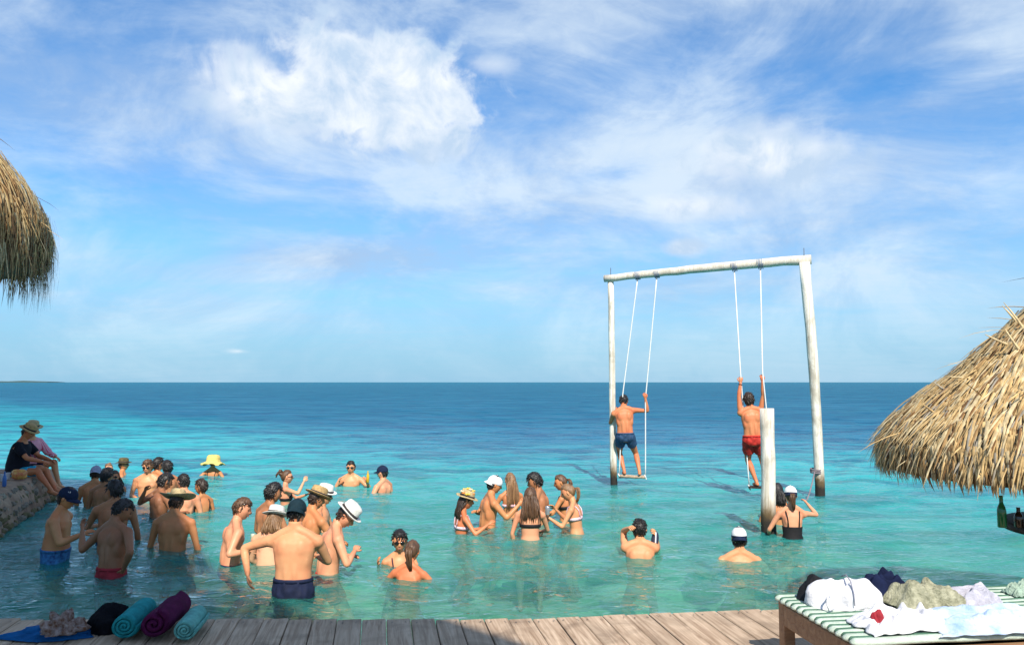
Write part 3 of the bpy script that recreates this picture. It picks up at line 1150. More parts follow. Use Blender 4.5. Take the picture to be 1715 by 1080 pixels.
# ------------------------------------------------------------------ people
TORSO_M = [(-.13, .120, .090), (-.08, .158, .113), (0, .166, .120), (.09, .152, .110), (.18, .150, .106), (.28, .164, .114), (.36, .176, .118), (.43, .172, .110), (.48, .140, .088), (.515, .085, .066), (.55, .058, .060), (.63, .056, .060)]
TORSO_F = [(-.13, .120, .092), (-.08, .162, .116), (0, .168, .120), (.08, .146, .104), (.16, .122, .088), (.26, .132, .094), (.34, .146, .098), (.42, .144, .092), (.475, .115, .074), (.51, .070, .054), (.55, .048, .050), (.63, .046, .050)]
TORSO_B = [(-.13, .130, .105), (-.08, .180, .138), (0, .196, .150), (.09, .194, .158), (.18, .188, .150), (.28, .186, .138), (.36, .190, .132), (.43, .184, .120), (.48, .150, .094), (.515, .092, .070), (.55, .064, .064), (.63, .062, .064)]


def rotx(a):
    return Matrix.Rotation(a, 3, 'X')


def roty(a):
    return Matrix.Rotation(a, 3, 'Y')


def rotz(a):
    return Matrix.Rotation(a, 3, 'Z')


def ik(a, target, l1, l2, hint):
    d = target - a
    L = d.length
    mx = (l1 + l2) * .995
    if L > mx:
        d = d * (mx / L)
        L = mx
    mn = abs(l1 - l2) + .06
    if L < mn:
        d = (d.normalized() if L > 1e-4 else Vector((0, 1, 0))) * mn
        L = mn
    u = d.normalized()
    h = hint - u * hint.dot(u)
    if h.length < 1e-4:
        h = u.orthogonal()
    h.normalize()
    c = (l1 * l1 + L * L - l2 * l2) / (2 * l1 * L)
    c = max(-1, min(1, c))
    s = math.sqrt(1 - c * c)
    return a + u * (l1 * c) + h * (l1 * s), a + d


def g3(p, c, w):
    d = (p.x - c[0]) ** 2 / w[0] ** 2 + (p.y - c[1]) ** 2 / w[1] ** 2 + (p.z - c[2]) ** 2 / w[2] ** 2
    return math.exp(-d)


def head_point(p, k=1.0, fem=False):
    """unit direction -> surface of a head (x right, y face, z up), metres"""
    q = Vector((p.x * .076, p.y * (.096 if p.y > 0 else .104), p.z * .120))
    if p.z < 0:
        f = -p.z
        q.x *= 1 - (.34 if fem else .26) * f * f
        if p.y < 0:
            q.y *= 1 - .42 * f
    if p.y > 0:
        q.y *= .94
    q.y += .026 * g3(p, (0, .98, -.16), (.13, .5, .17))              # nose
    q.y += .010 * g3(p, (0, .96, .02), (.10, .5, .20))
    for sx in (-1, 1):
        q.y -= .011 * g3(p, (sx * .36, .92, .07), (.17, .5, .11))     # eye sockets
        q.x += sx * .004 * g3(p, (sx * .7, .6, -.12), (.3, .4, .2))   # cheekbones
    q.y += .006 * g3(p, (0, .95, .25), (.5, .4, .10))                 # brow
    q.y += .008 * g3(p, (0, .86, -.46), (.22, .5, .09))               # lips
    q.y += .016 * g3(p, (0, .62, -.80), (.28, .5, .2))                # chin
    return q * k


def hair_cap(mb, hc, HR, sc, style, seed, mat=0, fem=False):
    r2 = random.Random(seed)
    off = Vector((r2.uniform(0, 90), r2.uniform(0, 90), r2.uniform(0, 90)))
    thick = {'short': .008, 'buzz': .005, 'full': .015, 'long': .014, 'wet': .008}.get(style, .014)

    def fn(p):
        q = head_point(p, 1.0, fem)
        line = .52 if p.y > .35 else (.52 - (.35 - p.y) * 1.15)
        line = max(line, -.55 if style not in ('long', 'full') else -.68)
        if style == 'buzz':
            line = max(line, -.42)
        inside = p.z - line + .05 * mnoise.noise(p * 5 + off)
        k = max(0.0, min(1.0, inside / .16))
        t = thick * (1 + .55 * mnoise.noise(p * 3.2 + off) + .35 * mnoise.noise(p * 9 + off))
        if style in ('short', 'full', 'wet'):
            t += .014 * max(0, p.z) * (1 if style != 'wet' else .3)
        ln = q.length
        return (q * ((ln + t) / ln)) * k + q * .90 * (1 - k)
    mb.ellipsoid(hc, (1, 1, 1), HR * Matrix.Scale(sc, 3) if False else Matrix([[HR[i][j] * sc for j in range(3)] for i in range(3)]), 28, 20, mat, fn)


def tufts_short(mb, hc, HR, sc, style, under_hat, seed, fem):
    """short locks that break the outline of the hair"""
    r2 = random.Random(seed + 5)
    L0 = {'short': .022, 'full': .040, 'wet': .030, 'buzz': .010}.get(style, .026)
    n = 0
    while n < 170:
        d = Vector((r2.gauss(0, 1), r2.gauss(0, 1), r2.gauss(0, 1))).normalized()
        line = .50 if d.y > .35 else max(.50 - (.35 - d.y) * 1.15, -.60 if style == 'full' else -.48)
        if d.z < line:
            continue
        n += 1
        if under_hat and d.z > .12:
            continue
        q = head_point(d, 1.0, fem)
        flow = Vector((d.x * .5 + r2.gauss(0, .35), -.25 + r2.gauss(0, .35) + (.9 if d.y > .3 and d.z < .85 else 0) * r2.choice((1, -.4)), -.75 * (1 - max(d.z, 0)) + r2.gauss(0, .2)))
        flow = flow - d * flow.dot(d)
        if flow.length < .05:
            continue
        flow.normalize()
        L = L0 * r2.uniform(.6, 1.4)
        b = q * 1.06
        p1 = q * (1.13 if style != 'wet' else 1.08) + flow * L * .6
        p2 = q * (1.14 if style != 'wet' else 1.07) + flow * L * 1.3 + d * L * .12
        w = r2.uniform(.007, .012)
        mb.tube([hc + HR @ (v * sc) for v in (b, p1, p2)], [w * sc, w * sc * .9, w * sc * .15], 4)


def strands(mb, hc, HR, CR, sc, length, seed, n=110, spread=1.0, style='long', fem=True):
    """long hair hanging down the back: tapered locks from the scalp"""
    r2 = random.Random(seed)
    for i in range(n):
        th = r2.uniform(-1.0, 1.0) * (2.15 if style == 'long' else 1.0)
        el = r2.uniform(.0, .95)
        d = Vector((math.sin(th) * math.cos(el), -math.cos(th) * math.cos(el), math.sin(el)))
        if d.y > .1 and el < .3:
            continue
        p0 = hc + HR @ (head_point(d, 1.05) * sc)
        L = length * r2.uniform(.72, 1.06)
        x_end = d.x * .085 * spread * r2.uniform(.7, 1.35) + r2.gauss(0, .012)
        back = -.115 - r2.uniform(0, .035) - (0 if style == 'long' else .02)
        down = Vector((0, 0, -1))
        p1 = hc + HR @ (Vector((d.x * .092, min(d.y, .15) * .115 - .012, -.03)) * sc)
        p2 = hc + HR @ (Vector((x_end * 1.05, back * .92, -.12)) * sc)
        p3 = hc + (CR @ Vector((x_end * 1.2, back, 0))) * sc + down * (L + .05)
        pts = []
        for k in range(9):
            t = k / 8
            a = p0 * (1 - t) ** 3 + p1 * 3 * t * (1 - t) ** 2 + p2 * 3 * t * t * (1 - t) + p3 * t ** 3
            a = a + Vector((mnoise.noise(Vector((i * 1.7, t * 2.2, seed))), mnoise.noise(Vector((i * 1.7, t * 2.2, seed + 9))), 0)) * .018 * t
            pts.append(a)
        w = r2.uniform(.006, .012) * sc
        mb.tube(pts, [w * .8, w, w, w * 1.1, w * 1.1, w, w * .9, w * .65, w * .2], 5)


def bundle(mb, pts, r, seed, n=26):
    """a tied bundle of hair along a path"""
    r2 = random.Random(seed)
    for i in range(n):
        a = r2.uniform(0, 6.28)
        rr = r * math.sqrt(r2.random())
        o1 = Vector((math.cos(a) * rr, math.sin(a) * rr * .7, 0))
        path = []
        m = len(pts)
        for k, p in enumerate(pts):
            f = k / (m - 1)
            path.append(Vector(p) + o1 * (.45 + .9 * math.sin(math.pi * min(1, f * 1.15))) + Vector((r2.gauss(0, .004), r2.gauss(0, .004), r2.gauss(0, .006))))
        w = r2.uniform(.006, .010)
        mb.tube(path, [w] * (m - 1) + [w * .25], 5)


def hand(mbody, mfing, wrist, direction, palm_n, sc, curl, side):
    """palm goes into the body union, five fingers are added as separate chains rooted in the palm"""
    y = direction.normalized()
    z = palm_n - y * palm_n.dot(y)
    if z.length < 1e-3:
        z = y.orthogonal()
    z.normalize()
    x = y.cross(z).normalized()
    M = Matrix((x, y, z)).transposed()
    k = sc
    c = wrist + M @ Vector((0, .050 * k, 0))
    mbody.ellipsoid(c, (.040 * k, .058 * k, .018 * k), M, 10, 8)
    if mfing is None:
        return
    specs = [(-.029, .070), (-.010, .080), (.010, .076), (.028, .060)]
    for i, (fx, L) in enumerate(specs):
        p = Vector((fx, .082 - abs(fx) * .25, 0))
        ang = 0.0
        pts = [p + Vector((0, -.02, 0))]
        cur = p.copy()
        pts.append(cur.copy())
        for s_, ln in enumerate((.45, .32, .23)):
            ang += curl * (.55 + .25 * s_)
            cur = cur + Vector((fx * .12, math.cos(ang), math.sin(ang))) * (L * ln)
            pts.append(cur.copy())
        mfing.tube([wrist + M @ (q * k) for q in pts], [.0095 * k, .0095 * k, .0090 * k, .0082 * k, .0058 * k], 6)
    sx = side
    pts = [Vector((sx * .022, .02, .002)), Vector((sx * .043, .045, .008 + .01 * curl)), Vector((sx * .052, .070, .014 + .018 * curl)), Vector((sx * (.050 - .012 * curl), .094, .018 + .028 * curl))]
    mfing.tube([wrist + M @ (q * k) for q in pts], [.012 * k, .0115 * k, .0100 * k, .0065 * k], 6)


def clothes_loft(torso, frame, s0, s1, infl, n=20, ends=True):
    rows = [r for r in torso if s0 < r[0] < s1]

    def interp(s):
        for a, b in zip(torso[:-1], torso[1:]):
            if a[0] <= s <= b[0]:
                f = (s - a[0]) / (b[0] - a[0])
                return (s, a[1] + (b[1] - a[1]) * f, a[2] + (b[2] - a[2]) * f)
        return (s,) + tuple((torso[0] if s < torso[0][0] else torso[-1])[1:])
    rows = [interp(s0)] + rows + [interp(s1)]
    rings = []
    for s, a, b in rows:
        p, Rm = frame(s)
        rings.append([p + Rm @ Vector((math.cos(t) * (a + infl), math.sin(t) * (b + infl), 0)) for t in (2 * math.pi * k / n for k in range(n))])
    return rings


PEOPLE = []


def person(label, px, ytop, yw, yaw, sex='m', skin='tan', H=1.75, lean=(4, 0), head=(0, 0), hair=('short', 'black'), hat=None, wear=(), aL=('hang',), aR=('hang',), glasses=False,
           hatgap=None, group=None, pose='water', pelvis=None, feet=None, curl=.5, cap_back=False, hat_mat=None, band_mat=None, bodyscale=1.0, hintL=None, hintR=None, head_roll=0, Yo=0.0, hatscale=1.0):
    yaw_r = R_(yaw)
    k = H / 1.75
    torso = {'m': TORSO_M, 'f': TORSO_F, 'b': TORSO_B}[sex]
    fem = sex == 'f'
    bw = bodyscale * (1.05 if sex == 'm' else 1.0)
    torso = [(s * k, a * k * bw, b * k * bodyscale) for s, a, b in torso]
    # spine
    N = 24
    s_lo, s_hi = -.13 * k, .64 * k
    fw, sd = R_(lean[0]), R_(lean[1])

    def rot_at(s):
        f = max(0, min(1, (s / k + .05) / .45))
        g = .15 + .85 * f
        return roty(sd * g) @ rotx(-fw * g)
    table = [(0.0, Vector((0, 0, 0)))]
    p = Vector((0, 0, 0))
    ds = .01 * k
    s = 0
    while s < s_hi + .02:
        p = p + rot_at(s) @ Vector((0, 0, ds))
        s += ds
        table.append((s, p.copy()))

    def frame(s):
        if s <= 0:
            Rm = rot_at(0)
            return Rm @ Vector((0, 0, s)), Rm
        i = min(int(s / ds), len(table) - 2)
        f = (s - table[i][0]) / ds
        return table[i][1].lerp(table[i + 1][1], f), rot_at(s)
    neck, CR = frame(.60 * k)
    HR = CR @ rotz(-R_(head[0])) @ rotx(-R_(head[1])) @ roty(R_(head_roll))
    hs = 0.5 * (k + 1.0) * (1.01 if fem else 1.05)
    hc = neck + HR @ Vector((0, .018, .100)) * hs
    top = hc + HR @ Vector((0, -.01, .120)) * hs
    extra = hatgap if hatgap is not None else {'straw': .055, 'wide': .065, 'fedora': .065, 'cap': .020, 'capback': .020, 'bucket': .05, None: .016}[hat]
    topz = max(top.z, hc.z + .115 * hs) + extra
    # place in the world
    if pose == 'water':
        w = at_z(px, yw, 0)
        Yp = w.y + Yo
        tp = at_y(px, ytop, Yp)
        pel_z = tp.z - topz
        hx = Vector((math.cos(yaw_r) * hc.x + math.sin(yaw_r) * hc.y, -math.sin(yaw_r) * hc.x + math.cos(yaw_r) * hc.y))
        loc = Vector((tp.x - hx.x * .55, Yp, pel_z))
    else:
        loc = Vector(pelvis)
    RW = rotz(-yaw_r)
    RWi = RW.transposed()

    def tolocal(P):
        return RWi @ (Vector(P) - loc)
    body, fing = MB(), MB()
    # torso
    n = 22
    rings = []
    for s, a, b in torso:
        P, Rm = frame(s)
        rings.append([P + Rm @ Vector((math.copysign(abs(math.cos(t)) ** .85, math.cos(t)) * a, math.sin(t) * b, 0)) for t in (2 * math.pi * q / n for q in range(n))])
    body.rings(rings)

    def blob(s, off, rad, rz=0):
        P, Rm = frame(s * k)
        body.ellipsoid(P + Rm @ (Vector(off) * k), tuple(r * k for r in rad), Rm @ rotz(rz), 12, 8)
    for sx in (-1, 1):
        if fem:
            blob(.32, (sx * .062, .078, 0), (.056, .052, .054))
            blob(-.045, (sx * .075, -.070, 0), (.078, .066, .080))
            blob(.36, (sx * .075, -.072, 0), (.045, .022, .075))
        else:
            blob(.36, (sx * .075, .070, 0), (.082, .046, .060))
            blob(-.045, (sx * .072, -.066, 0), (.076, .060, .078))
            blob(.38, (sx * .090, -.088, 0), (.060, .036, .090), sx * .3)
            blob(.16, (sx * .040, -.092, 0), (.036, .034, .18))
            blob(.28, (sx * .130, -.02, 0), (.045, .075, .11))
    # arms
    sh_w = (.174 if fem else .207) * k * (bodyscale if sex != 'b' else 1)
    arms = {}
    l1, l2 = .285 * k, .255 * k
    for sx, spec, hint in ((-1, aL, hintL), (1, aR, hintR)):
        P, Rm = frame(.452 * k)
        sh = P + Rm @ Vector((sx * sh_w, 0, 0))
        kind = spec[0]
        if kind == 'hang':
            o = spec[1] if len(spec) > 1 else .10
            tgt = sh + Vector((sx * o, .06, -.52)) * k
            hn = Vector((sx * .5, -1, 0))
        elif kind == 'loc':
            tgt = sh + Vector((sx * spec[1], spec[2], spec[3])) * k
            hn = Vector((sx * .7, -.5, -.7))
        elif kind == 'px':
            P2 = at_y(spec[1], spec[2], loc.y + spec[3])
            tgt = tolocal(P2)
            hn = Vector((sx * .45, -.35, -.8))
        elif kind == 'world':
            tgt = tolocal(spec[1])
            hn = Vector((sx * .45, -.35, -.8))
        elif kind == 'hip':
            tgt = Vector((sx * .19, .02, .06)) * k
            hn = Vector((sx * 1, -.6, 0))
        if hint is not None:
            hn = RWi @ Vector(hint)
        if tgt.z > sh.z + .1:
            sh = sh + Vector((-sx * .02, 0, .045)) * k
        elb, wr = ik(sh, tgt, l1, l2, hn)
        arms[sx] = (sh, elb, wr)
        th = (.82 if fem else 1.0) * k * (1.1 if sex == 'b' else 1)
        body.tube([sh + (P - sh) * .25, sh, sh.lerp(elb, .35), sh.lerp(elb, .7), elb], [.058 * th, .059 * th, .052 * th, .044 * th, .038 * th], 10, round_ends=True)
        body.ellipsoid(sh + Vector((0, 0, -.012)) * k, (.062 * th,) * 3, None, 10, 8)
        body.tube([elb, elb.lerp(wr, .3), elb.lerp(wr, .7), wr], [.039 * th, .042 * th, .033 * th, .026 * th], 10, round_ends=True)
        nk, _ = frame(.56 * k)
        body.tube([nk + CR @ Vector((sx * .02, -.02, 0)) * k, sh.lerp(nk, .45) + CR @ Vector((0, -.015, .010)) * k, sh + Vector((0, -.01, -.005)) * k], [.046 * th, .048 * th, .050 * th], 10)
        fd = (wr - elb).normalized()
        pn = spec[-1] if isinstance(spec[-1], Vector) else None
        pal = RWi @ pn if pn is not None else (Vector((-sx, .2, 0)) if abs(fd.z) > .7 else Vector((-sx * .5, 0, -1)))
        hand(body, fing, wr, fd, pal, k * (.9 if fem else 1.0), curl, -sx if True else sx)
    # legs
    legs = {}
    for sx in (-1, 1):
        hip = frame(-.05 * k)[0] + Vector((sx * .088, 0, 0)) * k
        if feet is not None:
            ft = tolocal(feet[0 if sx < 0 else 1]) + Vector((0, 0, .075)) * k
        else:
            wx, wy = loc.x, loc.y
            ft = Vector((sx * .13, .02, sea_floor_z(wx, wy) + .075 * k - loc.z))
            if ft.z > hip.z - .75 * k:
                ft.y -= .10
        kn, an = ik(hip, ft, .435 * k, .425 * k, Vector((sx * .18, 1, .05)))
        legs[sx] = (hip, kn, an)
        w_ = 1.05 if sex == 'b' else 1.0
        body.tube([hip + Vector((0, 0, .03)), hip.lerp(kn, .2), hip.lerp(kn, .55), hip.lerp(kn, .9), kn], [.092 * k * w_, .090 * k * w_, .076 * k * w_, .058 * k, .056 * k], 12, round_ends=True)
        cv = (Vector((0, -1, 0)) * .018) * k
        body.tube([kn, kn.lerp(an, .28) + cv, kn.lerp(an, .6) + cv * .4, kn.lerp(an, .9), an], [.055 * k, .060 * k, .046 * k, .036 * k, .037 * k], 10, round_ends=True)
        fdir = Vector((sx * .12, 1, 0)) if feet is None or pose == 'stand' else Vector((sx * .12, 1, -.25))
        fdir.normalize()
        hl = an + Vector((0, 0, -.035)) * k
        body.tube([hl - fdir * .05 * k, hl + fdir * .03 * k, hl + fdir * .11 * k + Vector((0, 0, -.012)) * k, hl + fdir * .175 * k + Vector((0, 0, -.018)) * k], [.034 * k, .040 * k, .036 * k, .024 * k], 10, round_ends=True)
    co, faces = remesh(body, .0125, 2)
    full = MB()
    full.add(co.tolist(), faces, 0)
    full.add(fing.v, fing.f, 0)
    # head
    HS = Matrix([[HR[i][j] * hs for j in range(3)] for i in range(3)])
    full.ellipsoid(hc, (1, 1, 1), HS, 36, 28, 0, lambda q: head_point(q, 1.0, fem))
    for sx in (-1, 1):
        full.ellipsoid(hc + HS @ Vector((sx * .078, -.008, .002)), (.010 * hs, .020 * hs, .031 * hs), HR @ rotz(-sx * .35), 8, 7, 0)
        full.ellipsoid(hc + HS @ Vector((sx * .031, .079, .010)), (.0125 * hs, .006 * hs, .0065 * hs), HR, 8, 6, 1)
        full.ellipsoid(hc + HS @ Vector((sx * .031, .086, .030)), (.020 * hs, .006 * hs, .0045 * hs), HR @ roty(sx * .12), 8, 5, 3)
    full.ellipsoid(hc + HS @ Vector((0, .091, -.058)), (.022 * hs, .007 * hs, .008 * hs), HR, 10, 6, 2)
    hair_m = HAIRS[hair[1]]
    po = full.build('person', [SKINS[skin], M_EYE, M_LIP, hair_m], None, True, loc, (0, 0, -yaw_r))
    tag(po, label, 'person', group)
    # hair
    mb = MB()
    st = hair[0]
    if st != 'bald':
        hair_cap(mb, hc, HR, hs, 'long' if st in ('long', 'pony', 'bun') else st, sum(map(ord, label)) % 97, 0, fem)
    if st in ('short', 'full', 'wet'):
        tufts_short(mb, hc, HR, hs, st, hat is not None, sum(map(ord, label)) % 97, fem)
    if st == 'long':
        strands(mb, hc, HR, CR, hs, hair[2] if len(hair) > 2 else .36, len(label), 120)
    if st == 'pony':
        b0 = hc + HS @ Vector((0, -.105, .02))
        L = hair[2] if len(hair) > 2 else .26
        bk = CR @ Vector((0, -1, 0))
        bundle(mb, [b0, b0 + bk * .05 + Vector((0, 0, .0)), b0 + bk * .065 + Vector((0, 0, -.3 * L)), b0 + bk * .06 + Vector((.008, 0, -.65 * L)), b0 + bk * .035 + Vector((.012, 0, -L))], .028, len(label))
    if st == 'bun':
        for q in range(7):
            r3 = random.Random(q + len(label))
            mb.ellipsoid(hc + HS @ Vector((r3.uniform(-.035, .035), -.10 + r3.uniform(-.03, .02), .075 + r3.uniform(-.03, .035))), (.034 * hs, .034 * hs, .028 * hs), None, 8, 6, 0, lambda q_: q_ * (.034 * (1 + .4 * mnoise.noise(q_ * 4 + Vector((q, 0, 0))))))
        bundle(mb, [hc + HS @ Vector((0, -.10, .08)), hc + HS @ Vector((.03, -.15, .09)), hc + HS @ Vector((.05, -.18, .05)), hc + HS @ Vector((.055, -.19, 0))], .02, 5, 14)
    if mb.v:
        mb.build('hair', hair_m, po)
    # sunglasses
    if glasses:
        mb = MB()
        up = .0 if glasses is True else glasses
        fy = .0 if glasses is True else -.012
        for sx in (-1, 1):
            mb.ellipsoid(hc + HS @ Vector((sx * .033, .091 + fy, .009 + up)), (.029 * hs, .007 * hs, .021 * hs), HR @ rotz(-sx * .22), 10, 6)
            mb.tube([hc + HS @ Vector((sx * .060, .080 + fy, .014 + up)), hc + HS @ Vector((sx * .080, .03, .014 + up)), hc + HS @ Vector((sx * .082, -.01, .008 + up))], .004 * hs, 5)
        mb.tube([hc + HS @ Vector((-.014, .097 + fy, .014 + up)), hc + HS @ Vector((.014, .097 + fy, .014 + up))], .0045 * hs, 5)
        mb.build('sunglasses', M_GLASS, po)
    # headwear
    if hat:
        make_hat(po, hat, hc - HR @ Vector((0, 0, .16)) * (hatscale - 1) * hs, HR, hs * hatscale, hat_mat, band_mat, len(label))
    # clothes
    for item in wear:
        kind, m = item[0], item[1]
        cb = MB()
        if kind == 'trunks':
            up = item[2] if len(item) > 2 else .055
            ln = item[3] if len(item) > 3 else .5
            cb.rings(clothes_loft(torso, frame, -.12 * k, up * k, .014))
            for sx in (-1, 1):
                hip, kn, an = legs[sx]
                cb.tube([hip + Vector((0, 0, .04)), hip.lerp(kn, .2), hip.lerp(kn, ln)], [.108 * k, .106 * k, .100 * k], 14)
                cb.ellipsoid(frame(-.045 * k)[0] + Vector((sx * .072, -.066, 0)) * k, (.088 * k, .072 * k, .088 * k), None, 12, 8)
            c2, f2 = remesh(cb, .0135, 1)
            q = MB()
            q.add([(a_ * (1 + .07 * w_), b_ * (1 + .07 * w_), c_) for a_, b_, c_, w_ in ((a, b, c, mnoise.noise(Vector((a * 16, b * 16, c * 7))) + .5 * mnoise.noise(Vector((a * 34, b * 34, c * 16)))) for a, b, c in c2.tolist())], f2)
            t_ = q.build('swim_trunks', m, po)
            w2 = MB()                                     # waistband
            w2.rings(clothes_loft(torso, frame, (up - .028) * k, (up + .004) * k, .0175, 26))
            w2.build('waistband', m, t_)
        elif kind == 'brief':
            cb.rings(clothes_loft(torso, frame, -.115 * k, -.01 * k, .008))
            for sx in (-1, 1):
                cb.ellipsoid(frame(-.05 * k)[0] + Vector((sx * .072, -.066, 0)) * k, (.084 * k, .074 * k, .078 * k), None, 12, 8)
            c2, f2 = remesh(cb, .0135, 1)
            q = MB()
            q.add(c2.tolist(), f2)
            q.build('bikini_bottom', m, po)
        elif kind in ('bikini', 'suit'):
            if kind == 'suit':
                cb.rings(clothes_loft(torso, frame, -.11 * k, .27 * k, .010, 26))
                s_b = .27
            else:
                cb.rings(clothes_loft(torso, frame, .278 * k, .322 * k, .014, 26))
                s_b = .315
            for sx in (-1, 1):
                P, Rm = frame(.32 * k)
                cb.ellipsoid(P + Rm @ (Vector((sx * .062, .080, .0)) * k), (.060 * k, .055 * k, .057 * k), Rm, 12, 8)
            q = MB()
            q.add(cb.v, cb.f)
            bo = q.build('bikini_top' if kind == 'bikini' else 'swimsuit', m, po)
            q = MB()
            for sx in (-1, 1):
                if kind == 'bikini' and len(item) > 2 and item[2] == 'tube':
                    continue
                pts = []
                for (s_, x_, fb) in ((s_b, .075, -1), (.36, .080, -1), (.42, .088, -1), (.462, .095, -.75), (.485, .095, -.1), (.468, .090, .75), (.40, .075, 1.05), (.34, .066, 1.2)):
                    P, Rm = frame(s_ * k)
                    b_ = np.interp(s_, [r[0] / k for r in torso], [r[2] for r in torso])
                    pts.append(P + Rm @ Vector((sx * x_ * k, fb * (b_ + .004), .018 * k if abs(fb) < .8 else .004)))
                q.tube(pts, .0075, 6)
            if q.v:
                q.build('strap', m, bo)
        elif kind == 'shirt':
            cb.rings(clothes_loft(torso, frame, -.06 * k, .50 * k, .024))
            for sx in (-1, 1):
                sh, elb, wr = arms[sx]
                cb.tube([sh.lerp(frame(.452 * k)[0], .5), sh, sh.lerp(elb, .4), sh.lerp(elb, item[2] if len(item) > 2 else .72)], [.078 * k, .080 * k, .074 * k, .070 * k], 12)
                cb.tube([frame(.52 * k)[0] + CR @ Vector((sx * .03, -.02, 0)) * k, sh], [.055 * k, .070 * k], 10)
                if len(item) > 2 and item[2] >= 1:
                    cb.tube([sh.lerp(elb, .8), elb, elb.lerp(wr, .85)], [.062 * k, .058 * k, .048 * k], 12)
            c2, f2 = remesh(cb, .0135, 1)
            q = MB()
            q.add([tuple(Vector(p_) + Vector(p_).normalized() * .006 * mnoise.noise(Vector(p_) * 11)) for p_ in c2.tolist()], f2)
            q.build('shirt', m, po)
        elif kind == 'watch':
            sh, elb, wr = arms[item[2]]
            d_ = (wr - elb).normalized()
            u_ = d_.orthogonal().normalized()
            v_ = d_.cross(u_)
            cb.tube([wr - d_ * .03 + (u_ * math.cos(a_) + v_ * math.sin(a_)) * .031 for a_ in np.linspace(0, 6.283, 13)], .008, 6)
            cb.build('wristwatch', m, po)
    rec = dict(o=po, loc=loc, arms=arms, RW=RW, frame=frame, k=k)
    PEOPLE.append(rec)
    return rec


M_BANDDARK = principled('hat_band_dark', (0.035, 0.028, 0.03), .8)
M_HATWHITE = principled('hat_white_straw', (0.80, 0.77, 0.70), .85, .2, .10, 40, .5, 90)
M_HATSTRAW = principled('hat_straw', (0.62, 0.48, 0.26), .85, .2, .20, 40, .6, 90)
M_HATTAN = principled('hat_tan_straw', (0.58, 0.38, 0.17), .85, .2, .2, 40, .6, 90)
M_HATYELLOW = principled('hat_yellow', (0.80, 0.62, 0.20), .85, .2, .16, 30, .6, 70)
M_CAPWHITE = principled('cap_white', (0.84, 0.83, 0.82), .85, .2, .06, 20, .3, 90)
M_CAPNAVY = principled('cap_navy', (0.012, 0.022, 0.06), .85, .2, .2, 20, .3, 90)
M_CAPTEAL = principled('cap_dark_teal', (0.010, 0.030, 0.042), .85, .2, .2, 20, .3, 90)
M_CAPGREY = principled('cap_grey_blue', (0.36, 0.38, 0.50), .85, .2, .1, 20, .3, 90)
M_CAPOLIVE = principled('hat_olive', (0.16, 0.13, 0.06), .85, .2, .3, 20, .3, 90)


